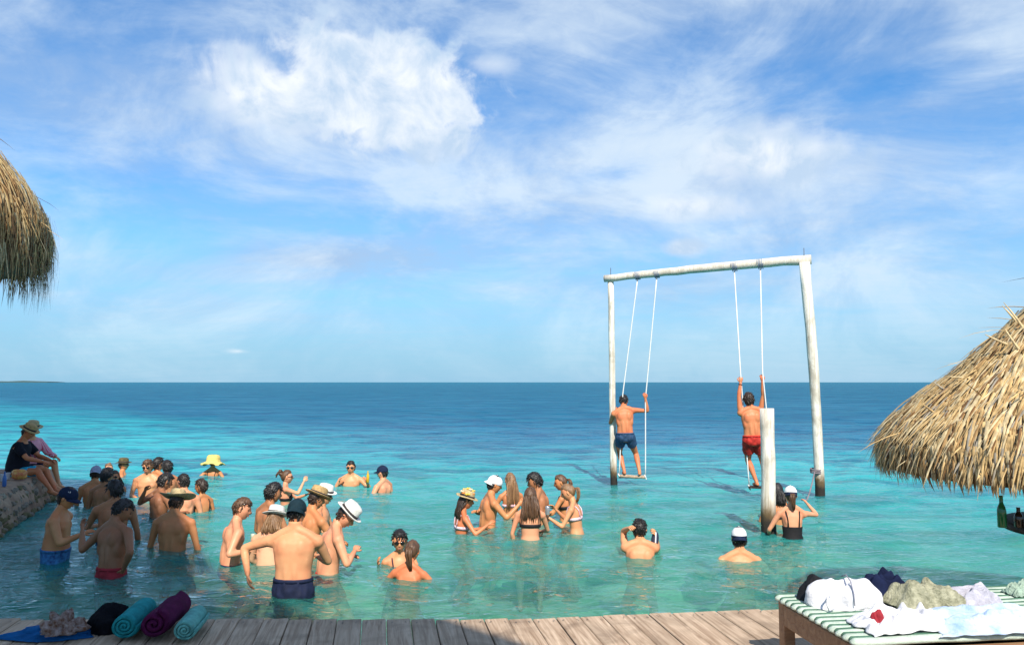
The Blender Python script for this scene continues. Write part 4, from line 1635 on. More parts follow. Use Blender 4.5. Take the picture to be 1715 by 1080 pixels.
def make_hat(po, kind, hc, HR, hs, m, band, seed):
    c = hc + HR @ Vector((0, -.005, .048)) * hs
    r2 = random.Random(seed)
    ph = r2.uniform(0, 6)
    tilt = HR @ rotx(-.06)
    if kind in ('straw', 'fedora', 'wide'):
        br = {'straw': .155, 'fedora': .150, 'wide': .205}[kind]
        ch = {'straw': .105, 'fedora': .118, 'wide': .105}[kind]
        roll = {'straw': .012, 'fedora': .020, 'wide': .050}[kind]

        def fn(p, a, r, z):
            if r > .105:
                f = (r - .105) / (br - .105)
                z2 = z + roll * f * f * (.4 + .6 * math.cos(a) ** 2) - .010 * f * math.sin(a + ph) + .004 * math.sin(3 * a + ph)
                return Vector((p.x, p.y * 1.06, z2)) * hs
            pinch = 1.0
            if z > ch * .75 and kind != 'wide':
                pinch = 1 - .10 * max(0, math.sin(a))
            return Vector((p.x * pinch * .94, p.y * 1.12, z - (.014 if (r < .03 and kind == 'fedora') else 0))) * hs
        mb = MB()
        prof = [(.088, .004), (.105, -.004), (br * .75, -.006), (br, -.006), (br + .004, -.002), (br, .002), (br * .75, .002), (.108, .006), (.098, .014), (.094, .045), (.090, ch * .8), (.080, ch * .95), (.055, ch * 1.03), (.02, ch * 1.02), (.002, ch * 1.01)]
        mb.lathe(prof, 32, c, tilt, 0, fn)
        h = mb.build('hat', m, po)
        if band is not None:
            mb = MB()
            mb.lathe([(.101, .008), (.0985, .036), (.092, .036), (.092, .008)], 28, c, tilt, 0, lambda p, a, r, z: Vector((p.x * .945, p.y * 1.125, z)) * hs)
            mb.build('hat_band', band, h)
        return h
    if kind == 'bucket':
        def fn(p, a, r, z):
            wv = .012 * math.sin(5 * a + ph) + .008 * math.sin(9 * a)
            return Vector((p.x, p.y * 1.08, z + (wv if r > .12 else 0) + .006 * math.sin(7 * a + z * 60))) * hs
        mb = MB()
        mb.lathe([(.09, 0), (.12, -.018), (.185, -.040), (.19, -.036), (.17, -.022), (.118, .0), (.104, .015), (.103, .05), (.098, .085), (.078, .105), (.04, .112), (.002, .113)], 32, c, tilt, 0, fn)
        h = mb.build('hat', m, po)
        return h
    # caps
    mb = MB()
    back = kind == 'capback'
    sy = -1 if back else 1

    def dome(p):
        q = Vector((p.x * .088, p.y * .112, p.z * .098))
        if p.z < -.02:
            q = Vector((p.x * .088, p.y * .112, -.02 - .02 * (-p.z)))
        return q
    mb.ellipsoid(c + HR @ Vector((0, 0, -.008)) * hs, (1, 1, 1), Matrix([[tilt[i][j] * hs for j in range(3)] for i in range(3)]), 28, 16, 0, dome)
    h = mb.build('cap', m, po)
    # peak
    mb = MB()
    rows = []
    for i in range(4):
        f = i / 3
        row_t, row_b = [], []
        for j in range(9):
            a = math.pi * (j / 8) * .86 + math.pi * .07
            x = math.cos(a) * (.080 + .006 * f)
            y = math.sin(a) * (.098 + (.075 if not back else .050) * f) * 1.0 + .008
            z = -.010 - (.018 if not back else .034) * f - .016 * (abs(math.cos(a)) ** 2)
            row_t.append(c + tilt @ (Vector((x, sy * y, z)) * hs))
            row_b.append(c + tilt @ (Vector((x, sy * y, z - .007)) * hs))
        rows.append((row_t, row_b))
    vs, fs = [], []
    for rt, rb in rows:
        vs += rt + rb
    for i in range(3):
        for j in range(8):
            a = i * 18 + j
            fs.append((a, a + 1, a + 19, a + 18))
            fs.append((a + 9, a + 27, a + 28, a + 10))
    for j in range(8):
        a = 54 + j
        fs.append((a, a + 1, a + 10, a + 9))
    for i in range(3):
        fs.append((i * 18, (i + 1) * 18, (i + 1) * 18 + 9, i * 18 + 9))
        fs.append((i * 18 + 8, i * 18 + 17, (i + 1) * 18 + 17, (i + 1) * 18 + 8))
    mb.add(vs, fs)
    mb.build('peak', band if band is not None and back else m, h, recalc=True)
    if band is not None:                                   # dark rear strap and opening
        mb = MB()
        mb.lathe([(.0885, -.026), (.0895, -.004), (.085, -.004), (.085, -.026)], 26, c, tilt, 0, lambda p, a, r, z: Vector((p.x, p.y * 1.27, z - .004)) * hs)
        mb.build('cap_band', band, h)
        mb = MB()
        rr = -sy
        mb.ellipsoid(c + tilt @ (Vector((0, rr * .098, .010)) * hs), (.034 * hs, .020 * hs, .026 * hs), tilt, 12, 8)
        mb.build('cap_opening', band, h)
    mb = MB()
    mb.ellipsoid(c + tilt @ (Vector((0, 0, .090)) * hs), (.008 * hs,) * 3, None, 8, 6)
    mb.build('button', m, h)
    return h


T_NAVY = principled('trunks_navy', (0.010, 0.016, 0.05), .75, .3, .2, 12)
T_BLUE = principled('trunks_blue', (0.03, 0.075, 0.16), .75, .3, .25, 12)
T_RED = principled('trunks_red', (0.55, 0.03, 0.02), .75, .3, .2, 12)
T_DRED = principled('trunks_dark_red', (0.36, 0.022, 0.035), .75, .3, .2, 12)
T_PAT = principled('trunks_blue_pattern', (0.06, 0.26, 0.55), .75, .3, .2, 22, color2=(0.01, 0.03, 0.12))
T_CYAN = principled('shorts_cyan', (0.02, 0.42, 0.62), .75, .3, .1, 12)
B_BLACK = principled('swim_black', (0.012, 0.010, 0.012), .7, .3, .2, 12)
B_WHITE = principled('swim_white_floral', (0.82, 0.72, 0.74), .7, .3, .2, 30, color2=(0.60, 0.25, 0.32))
B_PURPLE = principled('swim_purple', (0.05, 0.02, 0.05), .7, .3, .2, 12)
SH_BLACK = principled('shirt_black', (0.012, 0.013, 0.022), .85, .2, .2, 10)
SH_PINK = stripe_mat('shirt_pink_stripe', (0.70, 0.12, 0.20), (0.80, 0.48, 0.52), 38.0, 0, .5)
G_L = 'bathers standing in the sea on the left'
G_M = 'bathers standing in the sea in the middle'
G_C = 'ring of bathers left of the swing'
G_R = 'bathers in the sea near the swing'


def build_people():
    # ---- left group
    person('man in navy cap and blue patterned trunks facing right beside the jetty', 106, 815, 940, 82, 'b', 'tan', 1.72, (8, 0), (8, 12), ('short', 'dark'), 'cap', [('trunks', T_PAT, .09)],
           ('loc', .05, -.10, -.40), ('px', 138, 894, -.1), hat_mat=M_CAPNAVY, group=G_L, bodyscale=.94)
    person('man with black hair and red trunks seen from behind beside the navy-capped man', 194, 838, 960, 22, 'm', 'deep', 1.76, (8, -4), (25, 30), ('short', 'black'), None, [('trunks', T_DRED, .07)],
           ('px', 138, 888, .25), ('px', 207, 952, -.1), group=G_L)
    person('man with dark hair hidden behind the man in red trunks looking left', 189, 805, 912, -25, 'm', 'olive', 1.78, (3, 4), (-35, 16), ('full', 'black'), None, [('trunks', T_BLUE, .08)],
           ('loc', .0, .35, -.25), ('hang', .10), group=G_L)
    person('black-haired bather in front of the grey-capped man, seen from behind', 176, 784, 858, 5, 'm', 'olive', 1.74, (4, 0), (10, 8), ('full', 'black'), None, (), group=G_L, Yo=.2)
    person('man in pale grey cap with bare back towards the camera', 158, 780, 847, -10, 'm', 'tan', 1.74, (5, 0), (-8, 8), ('short', 'dark'), 'capback', (), hat_mat=M_CAPGREY, group=G_L)
    person('woman in dark sunglasses facing the camera behind the black-haired men', 194, 786, 838, 165, 'f', 'light', 1.64, (2, 0), (0, 4), ('long', 'brown', .25), None, [('bikini', B_PURPLE)], glasses=True, group=G_L, Yo=1.2)
    person('bather in brown brimmed hat facing right up to the neck in water', 207, 765, 796, 70, 'm', 'tan', 1.7, (0, 0), (10, 0), ('short', 'brown'), 'straw', (), hat_mat=M_CAPOLIVE, band_mat=M_BANDDARK, glasses=True, group=G_L)
    person('sunlit fair-haired bather left of the brown-hatted one', 183, 775, 798, 150, 'f', 'pale', 1.6, (0, 0), (0, 0), ('bun', 'blond'), None, (), group=G_L)
    person('long-haired man with sunglasses facing the camera, chest deep', 249, 769, 828, 172, 'm', 'light', 1.78, (2, 0), (0, 6), ('full', 'brown'), None, (), ('loc', .02, .2, -.38), ('loc', -.1, .25, -.30), glasses=True, group=G_L)
    person('dark-haired bather right behind the long-haired man', 264, 766, 822, 20, 'm', 'tan', 1.76, (2, 0), (20, 0), ('full', 'black'), None, (), group=G_L, Yo=.3)
    person('dark-haired bather in profile right of the long-haired man', 280, 771, 826, -30, 'm', 'olive', 1.74, (2, 0), (-20, 6), ('full', 'black'), None, (), group=G_L)
    person('black-haired man with bare back reaching his arm to the left', 271, 793, 866, 40, 'm', 'deep', 1.76, (6, 0), (10, 15), ('full', 'black'), None, (), ('px', 243, 822, -.15), ('loc', .0, .3, -.25), group=G_L)
    person('black-haired man left of the short-haired woman, back to the camera', 305, 794, 862, -20, 'm', 'rosy', 1.76, (5, 3), (-35, 10), ('short', 'black'), None, (), ('loc', .1, .4, -.15), ('hang', .10), group=G_L)
    person('man in wide straw hat standing waist deep, back to the camera', 292, 817, 924, 2, 'm', 'tan', 1.78, (5, 0), (0, 12), ('short', 'dark'), 'wide', [('trunks', T_BLUE, .06)],
           ('hang', .12), ('hang', .12), hat_mat=M_HATSTRAW, group=G_L, bodyscale=1.04)
    person('short-haired woman facing left with dark swimsuit strap', 338, 802, 858, -55, 'f', 'tan', 1.62, (3, 0), (-25, 4), ('full', 'dark'), None, [('suit', B_BLACK)], ('loc', .0, .3, -.2), ('hang',), group=G_L)
    person('swimmer in floppy yellow hat up to the shoulders', 357, 761, 797, 0, 'f', 'tan', 1.65, (0, 0), (0, 4), ('short', 'brown'), 'bucket', [('bikini', B_BLACK)], ('loc', .35, .05, -.2), ('loc', .35, .05, -.2), hat_mat=M_HATYELLOW, hatscale=1.5)
    # ---- seated couple on the jetty
    a, d, nrm, L = JET
    seat1 = at_z(48, 792, .50)
    for (px_, py_, Yoff, lab, sk, hs_, wear, hatm, gl) in (
        (36, 790, 0.0, 'person in black shirt and cyan shorts with straw hat sitting on the jetty', 'burnt', .0, [('shirt', SH_BLACK, .72), ('trunks', T_CYAN, .06, .62)], M_HATTAN, False),
        (56, 786, .62, 'person in pink striped shirt and pale straw hat sitting at the jetty end', 'light', .0, [('shirt', SH_PINK, 1.0), ('trunks', T_NAVY, .06, .6)], M_HATSTRAW, True)):
        Y0 = 14.2 + Yoff
        pp = at_y(px_ - 8, py_, Y0)
        pel = Vector((pp.x, Y0, .60))
        fl = at_y(86 + (8 if gl else 0), 818, Y0 - .12)
        fr = at_y(92 + (6 if gl else 0), 818, Y0 + .10)
        for q in (fl, fr):
            q.z = .20
        person(lab, 0, 0, 0, 82 if not gl else 100, 'b' if not gl else 'm', sk, 1.72, (14, 0) if not gl else (4, 0), (10, 10) if not gl else (25, 4), ('short', 'dark'), 'straw', wear,
               ('loc', -.05, .42, -.28), ('loc', -.05, .42, -.28), pose='sit', pelvis=pel, feet=(fr, fl), hat_mat=hatm, band_mat=M_BANDDARK, glasses=gl, group='couple sitting on the jetty')
    # ---- middle group
    person('man with tied-back hair facing right, sunglasses pushed up on his head', 397, 834, 938, 62, 'm', 'rosy', 1.76, (10, 0), (22, 8), ('short', 'brown'), None, [('trunks', T_NAVY, .05)],
           ('px', 428, 918, .2), ('px', 418, 922, -.15), glasses=.062, group=G_M)
    person('dark-haired man behind the white-hatted one, half turned to the right', 453, 809, 905, 40, 'm', 'olive', 1.82, (5, 0), (15, 10), ('full', 'black'), None, [('trunks', T_BLUE)], ('loc', -.02, .2, -.40), ('loc', .0, .3, -.3), group=G_M)
    person('person in white hat with dark band and long fair hair, pale back to the camera', 456, 846, 945, 8, 'b', 'pale', 1.66, (9, 0), (10, 8), ('long', 'blond', .12), 'straw', (), ('loc', .02, .25, -.42), ('loc', .0, .3, -.35), hat_mat=M_HATWHITE, band_mat=M_BANDDARK, group=G_M, bodyscale=.92)
    person('woman with pinned-up hair and sunglasses raising her arm behind the group', 480, 786, 842, 75, 'f', 'rosy', 1.66, (0, 0), (0, 2), ('bun', 'brown'), None, [('bikini', B_BLACK)], ('loc', -.05, .4, -.1), ('px', 509, 806, -.1), glasses=True, group=G_M)
    person('broad man in navy trunks and dark cap, back to the camera, nearest of all', 494, 838, 1000, 2, 'm', 'light', 1.84, (4, 0), (0, 10), ('short', 'black'), 'capback', [('trunks', T_NAVY, .10, .55)],
           ('px', 415, 962, -.02), ('loc', -.10, .34, -.22), hat_mat=M_CAPTEAL, group=G_M, bodyscale=1.09, hintL=(-1, 0, -.7), hintR=(1, -.3, -1), hatgap=.012)
    person('man in tan straw hat with dark band behind the broad man', 522, 813, 925, 35, 'm', 'tan', 1.80, (10, 4), (15, 10), ('short', 'dark'), 'straw', (), ('loc', .0, .3, -.35), ('loc', .0, .35, -.3), hat_mat=M_HATTAN, band_mat=M_BANDDARK, group=G_M)
    person('person in white brimmed hat and sunglasses farthest back in the middle group', 541, 808, 888, 90, 'm', 'light', 1.72, (4, 0), (0, 6), ('short', 'dark'), 'fedora', (), ('loc', .0, .3, -.3), ('loc', .0, .35, -.3), hat_mat=M_HATWHITE, band_mat=M_BANDDARK, glasses=True, group=G_M)
    person('man in white fedora and red trunks looking down with folded arms', 566, 837, 962, 68, 'm', 'rosy', 1.80, (14, 0), (25, 30), ('short', 'dark'), 'fedora', [('trunks', T_RED, .045)],
           ('loc', -.14, .17, -.24), ('loc', -.10, .20, -.16), hat_mat=M_HATWHITE, band_mat=M_BANDDARK, group=G_M, hintR=(.35, -.5, -1))
    person('man with sunglasses facing the camera and holding a drink, chest deep', 588, 771, 813, 178, 'm', 'light', 1.78, (0, 0), (0, 2), ('short', 'black'), None, (), ('px', 614, 806, -.25), ('px', 568, 806, -.2), glasses=True)
    person('man in navy cap and sunglasses facing left, shoulder deep', 641, 779, 823, -62, 'm', 'rosy', 1.76, (0, 0), (-10, 2), ('short', 'black'), 'cap', (), ('loc', .1, .25, -.35), ('hang',), hat_mat=M_CAPNAVY, glasses=True)
    person('woman with dark wet hair and big sunglasses facing the camera, arm out in the water', 670, 886, 945, 172, 'f', 'light', 1.64, (2, 0), (0, 6), ('full', 'black'), None, [('suit', B_PURPLE)], ('loc', .05, .3, -.3), ('px', 636, 944, -.05), glasses=True)
    person('woman with long wet brown hair submerged to the shoulders, seen from behind', 686, 906, 969, 5, 'f', 'burnt', 1.64, (6, 3), (4, 14), ('pony', 'brown', .24), None, (), ('loc', .18, .3, -.25), ('loc', .18, .3, -.25))
    # ---- ring of bathers in the centre
    person('woman in straw hat with yellow flowers facing right', 777, 818, 896, 72, 'f', 'burnt', 1.62, (6, 0), (10, 8), ('long', 'dark', .22), 'straw', [('bikini', B_WHITE)], ('px', 808, 884, .2), ('px', 818, 878, -.15), hat_mat=M_HATSTRAW, band_mat=M_BANDDARK, group=G_C)
    person('man in white cap turned backwards stretching both arms forward', 823, 796, 884, 72, 'm', 'tan', 1.72, (8, 0), (5, 8), ('short', 'black'), 'capback', [('trunks', T_DRED, .06)], ('px', 796, 856, .1), ('px', 868, 846, -.15), hat_mat=M_CAPWHITE, group=G_C, hintR=(.1, -.2, -1))
    person('woman with very long light-brown hair behind the ring, back to the camera', 855, 791, 866, -20, 'f', 'tan', 1.66, (2, 0), (-10, 0), ('long', 'blond', .40), None, [('bikini', B_WHITE), ('brief', B_WHITE)], ('loc', .05, .3, -.3), ('hang',), group=G_C)
    person('black-haired man facing left behind the woman in black bikini', 900, 792, 874, -70, 'm', 'olive', 1.78, (6, 0), (-15, 14), ('full', 'black'), None, (), ('loc', -.08, .30, -.30), ('loc', -.05, .35, -.32), group=G_C)
    person('woman with long brown hair and black bikini, back to the camera', 888, 815, 906, 3, 'f', 'rosy', 1.68, (4, 0), (0, 2), ('long', 'brown', .30), None, [('bikini', B_BLACK, 'tube')], ('loc', .04, .10, -.50), ('loc', -.02, .36, -.30), group=G_C)
    person('dark-haired woman in black bikini top facing left', 943, 794, 872, -70, 'f', 'tan', 1.66, (6, 0), (-20, 10), ('pony', 'brown', .22), None, [('bikini', B_BLACK)], ('loc', -.03, .36, -.26), ('px', 922, 858, -.2), group=G_C)
    person('blond woman in white floral bikini reaching to the left', 958, 810, 892, -72, 'f', 'light', 1.64, (10, 0), (-10, 14), ('pony', 'blond', .20), None, [('bikini', B_WHITE), ('brief', B_WHITE)], ('px', 918, 866, -.15), ('px', 930, 852, .2), group=G_C, hintL=(.2, -.2, -1))
    # ---- right
    person('black-haired swimmer seen from behind raising both hands beside the head', 1072, 869, 929, 5, 'm', 'light', 1.74, (4, 0), (4, 4), ('wet', 'black'), None, (), ('px', 1053, 884, .05), ('px', 1098, 898, .1), group=G_R, hintL=(-.25, .8, -.8), hintR=(.25, .8, -.8), curl=.9)
    person('swimmer in white cap turned backwards, only head and shoulders above water', 1238, 882, 937, 4, 'm', 'light', 1.74, (0, 0), (6, 2), ('short', 'black'), 'capback', (), ('loc', .34, .05, -.14), ('loc', .34, .05, -.14), hat_mat=M_CAPWHITE, band_mat=M_CAPNAVY, group=G_R)
    person('woman in white cap with ponytail and black swimsuit beside the mooring post', 1326, 814, 901, 5, 'f', 'rosy', 1.68, (4, 0), (8, 6), ('pony', 'brown', .22), 'capback', [('suit', B_BLACK)], ('loc', .10, .25, -.35), ('px', 1352, 843, .35), hat_mat=M_CAPWHITE, band_mat=M_CAPNAVY, group=G_R, hintR=(1, -.2, -.6))
    person('bather with dark purple hair half hidden behind the mooring post', 1303, 808, 893, 15, 'f', 'tan', 1.66, (4, 0), (0, 0), ('long', 'black', .16), None, [('bikini', B_PURPLE)], ('loc', .0, .3, -.3), ('loc', .15, .35, -.1), group=G_R, Yo=.75)
    # ---- standing on the swings
    mid = (S1_SEAT_L + S1_SEAT_R) / 2
    f1, f2 = S1_SEAT_L.lerp(S1_SEAT_R, .20) + Vector((0, 0, .03)), S1_SEAT_L.lerp(S1_SEAT_R, .78) + Vector((0, 0, .03))
    hp = at_y(1047, 733, mid.y - .02)
    person('man in navy shorts standing on the left swing, one hand on the rope', 0, 0, 0, 4, 'm', 'burnt', 1.80, (4, -3), (14, 24), ('short', 'black'), None, [('trunks', T_BLUE, .05, .48)],
           ('world', S1_HAND_L + Vector((-.12, .25, -.38))), ('world', S1_HAND_R, Vector((0, 1, 0))), pose='stand', pelvis=hp + Vector((-.0, 0, .05)), feet=(f1, f2), hintR=(.9, 0, -.9), curl=1.0)
    mid = (S2_SEAT_L + S2_SEAT_R) / 2
    f1, f2 = S2_SEAT_L.lerp(S2_SEAT_R, .30) + Vector((0, 0, .02)), S2_SEAT_L.lerp(S2_SEAT_R, .75) + Vector((0, 0, .02))
    hp = at_y(1261, 738, mid.y - .02)
    person('man in red shorts standing on the right swing with both arms raised', 0, 0, 0, 4, 'm', 'burnt', 1.82, (2, -5), (-4, 2), ('full', 'dark'), None, [('trunks', T_RED, .06, .58), ('watch', B_BLACK, -1)],
           ('world', S2_HAND_L - Vector((0, 0, .06)), Vector((0, 1, 0))), ('world', S2_HAND_R - Vector((0, 0, .06)), Vector((0, 1, 0))), pose='stand', pelvis=hp + Vector((0, 0, .04)), feet=(f1, f2), hintL=(-1, 0, -.2), hintR=(1, 0, -.2), curl=1.0)


build_people()

# small rings where bodies meet the water
def ripple_rings():
    me = bpy.data.objects['sea'].data
    n = len(me.vertices)
    co = np.empty(n * 3)
    me.vertices.foreach_get('co', co)
    co = co.reshape(-1, 3)
    r3 = random.Random(4)
    spots = [(r['loc'].x, r['loc'].y, .20) for r in PEOPLE if r['loc'].z < .5]
    spots += [(SW_L.x, SW_L.y, .08), (SW_R.x, SW_R.y, .09), (FP.x, FP.y, .11)]
    for x, y, r0 in spots:
        d = np.hypot(co[:, 0] - x, co[:, 1] - y)
        k = np.where(d < 2.2)[0]
        dd = d[k]
        lam = r3.uniform(.20, .30)
        a = r3.uniform(.006, .012)
        ang = np.arctan2(co[k, 1] - y, co[k, 0] - x)
        co[k, 2] += a * np.exp(-np.maximum(dd - r0, 0) / .45) * np.cos(2 * np.pi * dd / lam + r3.uniform(0, 6) + .8 * np.sin(2 * ang + r3.uniform(0, 6)))
    me.vertices.foreach_set('co', co.ravel())
    me.update()


ripple_rings()
# ------------------------------------------------------------------ towels on the deck
def terry(name, c, fold=.3):
    return principled(name, c, 0.95, 0.1, .18, 20, .9, 160, detail=8)


def towel_roll(px0, py0, px1, py1, r, mat, label, seed, turns=3.2, grp='towels on the deck'):
    a, b = at_z(px0, py0, DECK_Z), at_z(px1, py1, DECK_Z)
    a.z = b.z = DECK_Z + r + .004
    d = b - a
    L = d.length
    ax = d.normalized()
    side = ax.cross(Vector((0, 0, 1))).normalized()
    up = Vector((0, 0, 1))
    mb = MB()
    th = r / (turns + .35)
    nst = int(turns * 22)
    nl = 10
    outer, inner = [], []
    for i in range(nst + 1):
        t = i / nst
        ang = t * turns * 2 * math.pi - 1.2
        ro = th * .4 + (r - th * .4) * t
        outer.append((ang, ro))
    prof = [(math.cos(g) * q, math.sin(g) * q) for g, q in outer]
    prof_in = [(math.cos(g) * max(q - th * .72, .001), math.sin(g) * max(q - th * .72, .001)) for g, q in outer]
    sec = prof + prof_in[::-1]
    rings = []
    for i in range(nl + 1):
        f = i / nl
        ends = .94 + .06 * min(1, min(f, 1 - f) * 8)
        wob = 1 + .06 * mnoise.noise(Vector((f * 5, seed, 0)))
        ring = []
        for (u, v) in sec:
            k = ends * wob * (1 + .07 * mnoise.noise(Vector((u * 9, v * 9, f * 4 + seed))))
            q = math.hypot(u, v)
            lift = (q / r) * .012 * (1 if f in (0, 1) else 0)
            vv = max(v * k * .92, -r * .93)
            ring.append(ax * ((f - .5) * L + (lift if f == 0 else -lift)) + side * u * k + up * vv)
        rings.append(ring)
    mb.rings(rings)
    o = mb.build('rolled_towel', mat, None, True, (a + b) / 2, recalc=True)
    tag(o, label, 'towel', grp)
    return o


def heap(name, px, py, z, rx, ry, h, mat, label, cat, seed, rz=0.0, folds=5.0, amp=.30, group=None, sharp=1.0):
    """a crumpled piece of cloth: a dome with ridged folds and a flat underside"""
    p = at_z(px, py, z)
    off = Vector((seed * 7.3, seed * 3.1, seed * 1.7))

    def fn(q):
        n1 = mnoise.noise(q * folds * .45 + off)
        rdg = 1 - abs(mnoise.noise(Vector((q.x, q.y, q.z * .6)) * folds + off)) * 2.2
        rdg2 = 1 - abs(mnoise.noise(q * folds * 2.3 + off)) * 2.2
        k = 1 + amp * (n1 * 1.3 + .34 * rdg * sharp + .07 * rdg2 * sharp - .2)
        zz = q.z if q.z > 0 else q.z * .06
        spread = 1 + (.22 * (1 - abs(q.z)) if q.z > -.4 else .1)
        return Vector((q.x * rx * k * spread, q.y * ry * k * spread, max(zz * h * k, -.004 if q.z < 0 else .0)))
    mb = MB()
    mb.ellipsoid((0, 0, .006), (1, 1, 1), rotz(rz), 64, 40, 0, fn)
    o = mb.build(name, mat, None, True, (p.x, p.y, z))
    tag(o, label, cat, group)
    return o


T_TEAL = terry('towel_teal', (0.03, 0.40, 0.42))
T_PURPLE = terry('towel_purple', (0.13, 0.014, 0.075))
T_MINT = terry('towel_mint', (0.22, 0.62, 0.55))
T_BLK = terry('towel_black', (0.010, 0.010, 0.014))
T_ROYAL = terry('towel_royal_blue', (0.012, 0.15, 0.42))
towel_roll(206, 1075, 246, 1038, .092, T_TEAL, 'rolled teal towel on the deck beside the black towel', 1)
towel_roll(255, 1076, 297, 1037, .108, T_PURPLE, 'rolled dark purple towel between the teal and mint rolls', 2, 2.4)
towel_roll(307, 1078, 333, 1046, .078, T_MINT, 'rolled pale mint towel, rightmost on the deck', 3)
heap('crumpled_towel', 192, 1052, DECK_Z, .135, .13, .14, T_BLK, 'crumpled black towel left of the teal roll', 'towel', 4, .3, 3.5, .3, 'towels on the deck')
heap('spread_towel', 88, 1064, DECK_Z, .23, .11, .055, T_ROYAL, 'royal blue towel bunched flat at the left end of the deck', 'towel', 5, .1, 4, .3, 'towels on the deck')
heap('knit_bag', 106, 1058, DECK_Z + .045, .095, .075, .11, principled('knit_multi', (0.46, 0.36, 0.33), .95, .1, .4, 38, .9, 120, color2=(0.17, 0.07, 0.03)), 'crumpled grey and orange knit bag lying on the blue towel', 'bag', 6, .5, 6, .45)


# ------------------------------------------------------------------ day bed on the right of the deck
def build_bed():
    zt = .845
    A, B = at_z(1303, 1006, zt), at_z(1446, 1090, zt)
    n = Vector((A.x - B.x, A.y - B.y, 0)).normalized()          # away from the viewer
    e = Vector((n.y, -n.x, 0))                                  # to the right, along the bed
    D = (A - B).length
    Lb = 2.05
    o = Vector((B.x, B.y, 0))
    bed = empty('day_bed', (o.x, o.y, DECK_Z))
    tag(bed, 'low wooden day bed with green striped mattress at the lower right', 'bed')
    o = Vector((B.x, B.y, DECK_Z))
    R3 = Matrix((e, n, Vector((0, 0, 1)))).transposed()

    def pt(u, v, z):
        return R3 @ Vector((u, v, z - DECK_Z))

    def beam(name, u0, v0, z0, u1, v1, z1, m=M_BEDWOOD):
        mb = MB()
        mb.box(pt((u0 + u1) / 2, (v0 + v1) / 2, (z0 + z1) / 2), (abs(u1 - u0), abs(v1 - v0), abs(z1 - z0)), R3)
        ob = mb.build(name, m, bed, False)
        bv = ob.modifiers.new('edge', 'BEVEL')
        bv.width = .006
        bv.segments = 2
        return ob
    beam('side_rail', -.002, .07, zt - .125, .042, D - .07, zt - .004)
    beam('side_rail', Lb - .042, .07, zt - .125, Lb + .002, D - .07, zt - .004)
    beam('end_rail', .07, -.002, zt - .125, Lb - .07, .042, zt - .004)
    beam('end_rail', .07, D - .042, zt - .125, Lb - .07, D + .002, zt - .004)
    for u in (0, Lb - .07):
        for v in (0, D - .07):
            beam('leg', u, v, DECK_Z, u + .07, v + .07, zt + (.004 if v else .0))
    beam('base_board', .045, .045, zt - .06, Lb - .045, D - .045, zt - .035, M_DARKWOOD)
    # channel-quilted mattress
    g1 = principled('mattress_pale_green', (0.54, 0.63, 0.53), .9, .1, .12, 20, .4, 120)
    g2 = principled('mattress_dark_green', (0.09, 0.19, 0.13), .9, .1, .15, 20, .4, 120)
    nch = 13
    pitch = (D - .03) / nch
    for i in range(nch):
        v = .015 + pitch * (i + .5)
        mb = MB()
        pts, rr = [], []
        for k in range(15):
            u = -.012 + (Lb - .02) * k / 14
            pts.append(pt(u, v + .004 * mnoise.noise(Vector((k * .7, i, 0))), zt + .028 + .006 * mnoise.noise(Vector((k * .6, i * 2.2, 4)))))
            rr.append(pitch * .47)
        mb.tube(pts, rr, 10, round_ends=True, flat=.62)
        ch = mb.build('mattress_channel', g1, bed)
        mb = MB()
        mb.tube([p + R3 @ Vector((0, pitch * .5, .004)) for p in pts], pitch * .23, 8, round_ends=True)
        mb.build('piping', g2, ch)
    return zt + .055


BZ = build_bed() - .012
C_WHITE = principled('cloth_white', (0.70, 0.69, 0.72), .9, .1, .05, 12, .4, 70)
C_LILAC = terry('cloth_lilac_white', (0.72, 0.70, 0.80))
C_NAVY = principled('cloth_navy', (0.012, 0.018, 0.055), .9, .1, .2, 12, .4, 70)
C_BLACK = principled('cloth_black', (0.014, 0.014, 0.018), .8, .2, .2, 12, .4, 70)
C_BEIGE = principled('cloth_sage_beige', (0.50, 0.48, 0.34), .95, .1, .3, 30, .9, 90, color2=(0.20, 0.20, 0.13))
C_SKY = principled('cloth_blue_white', (0.70, 0.74, 0.82), .95, .1, .2, 6, .5, 70, color2=(0.25, 0.38, 0.60))
C_GREEN = principled('cloth_pale_green', (0.42, 0.55, 0.44), .95, .1, .2, 30, .9, 90)
GB = 'clothes and bags on the day bed'
heap('black_bag', 1366, 1004, BZ, .075, .09, .135, C_BLACK, 'black bag at the far left corner of the day bed', 'bag', 11, .3, 3, .22, GB)
heap('white_bag', 1412, 1014, BZ, .145, .105, .165, C_WHITE, 'big plump white bag on the left of the day bed', 'bag', 12, .1, 2.0, .42, GB, .9)

wb = bpy.data.objects['white_bag']
mb = MB()                                                  # zip seam and carrying loop of the white bag
mb.tube([(.012, -.13, .035), (.016, -.115, .10), (.02, -.06, .155), (.022, .0, .172), (.022, .06, .150)], .0035, 6)
mb.build('seam', principled('seam_grey', (.30, .30, .36), .8), wb)
mb = MB()
mb.tube([(-.10, -.10, .10), (-.135, -.135, .09), (-.15, -.15, .05), (-.135, -.14, .015), (-.10, -.125, .02)], .006, 6)
mb.build('strap', C_WHITE, wb)


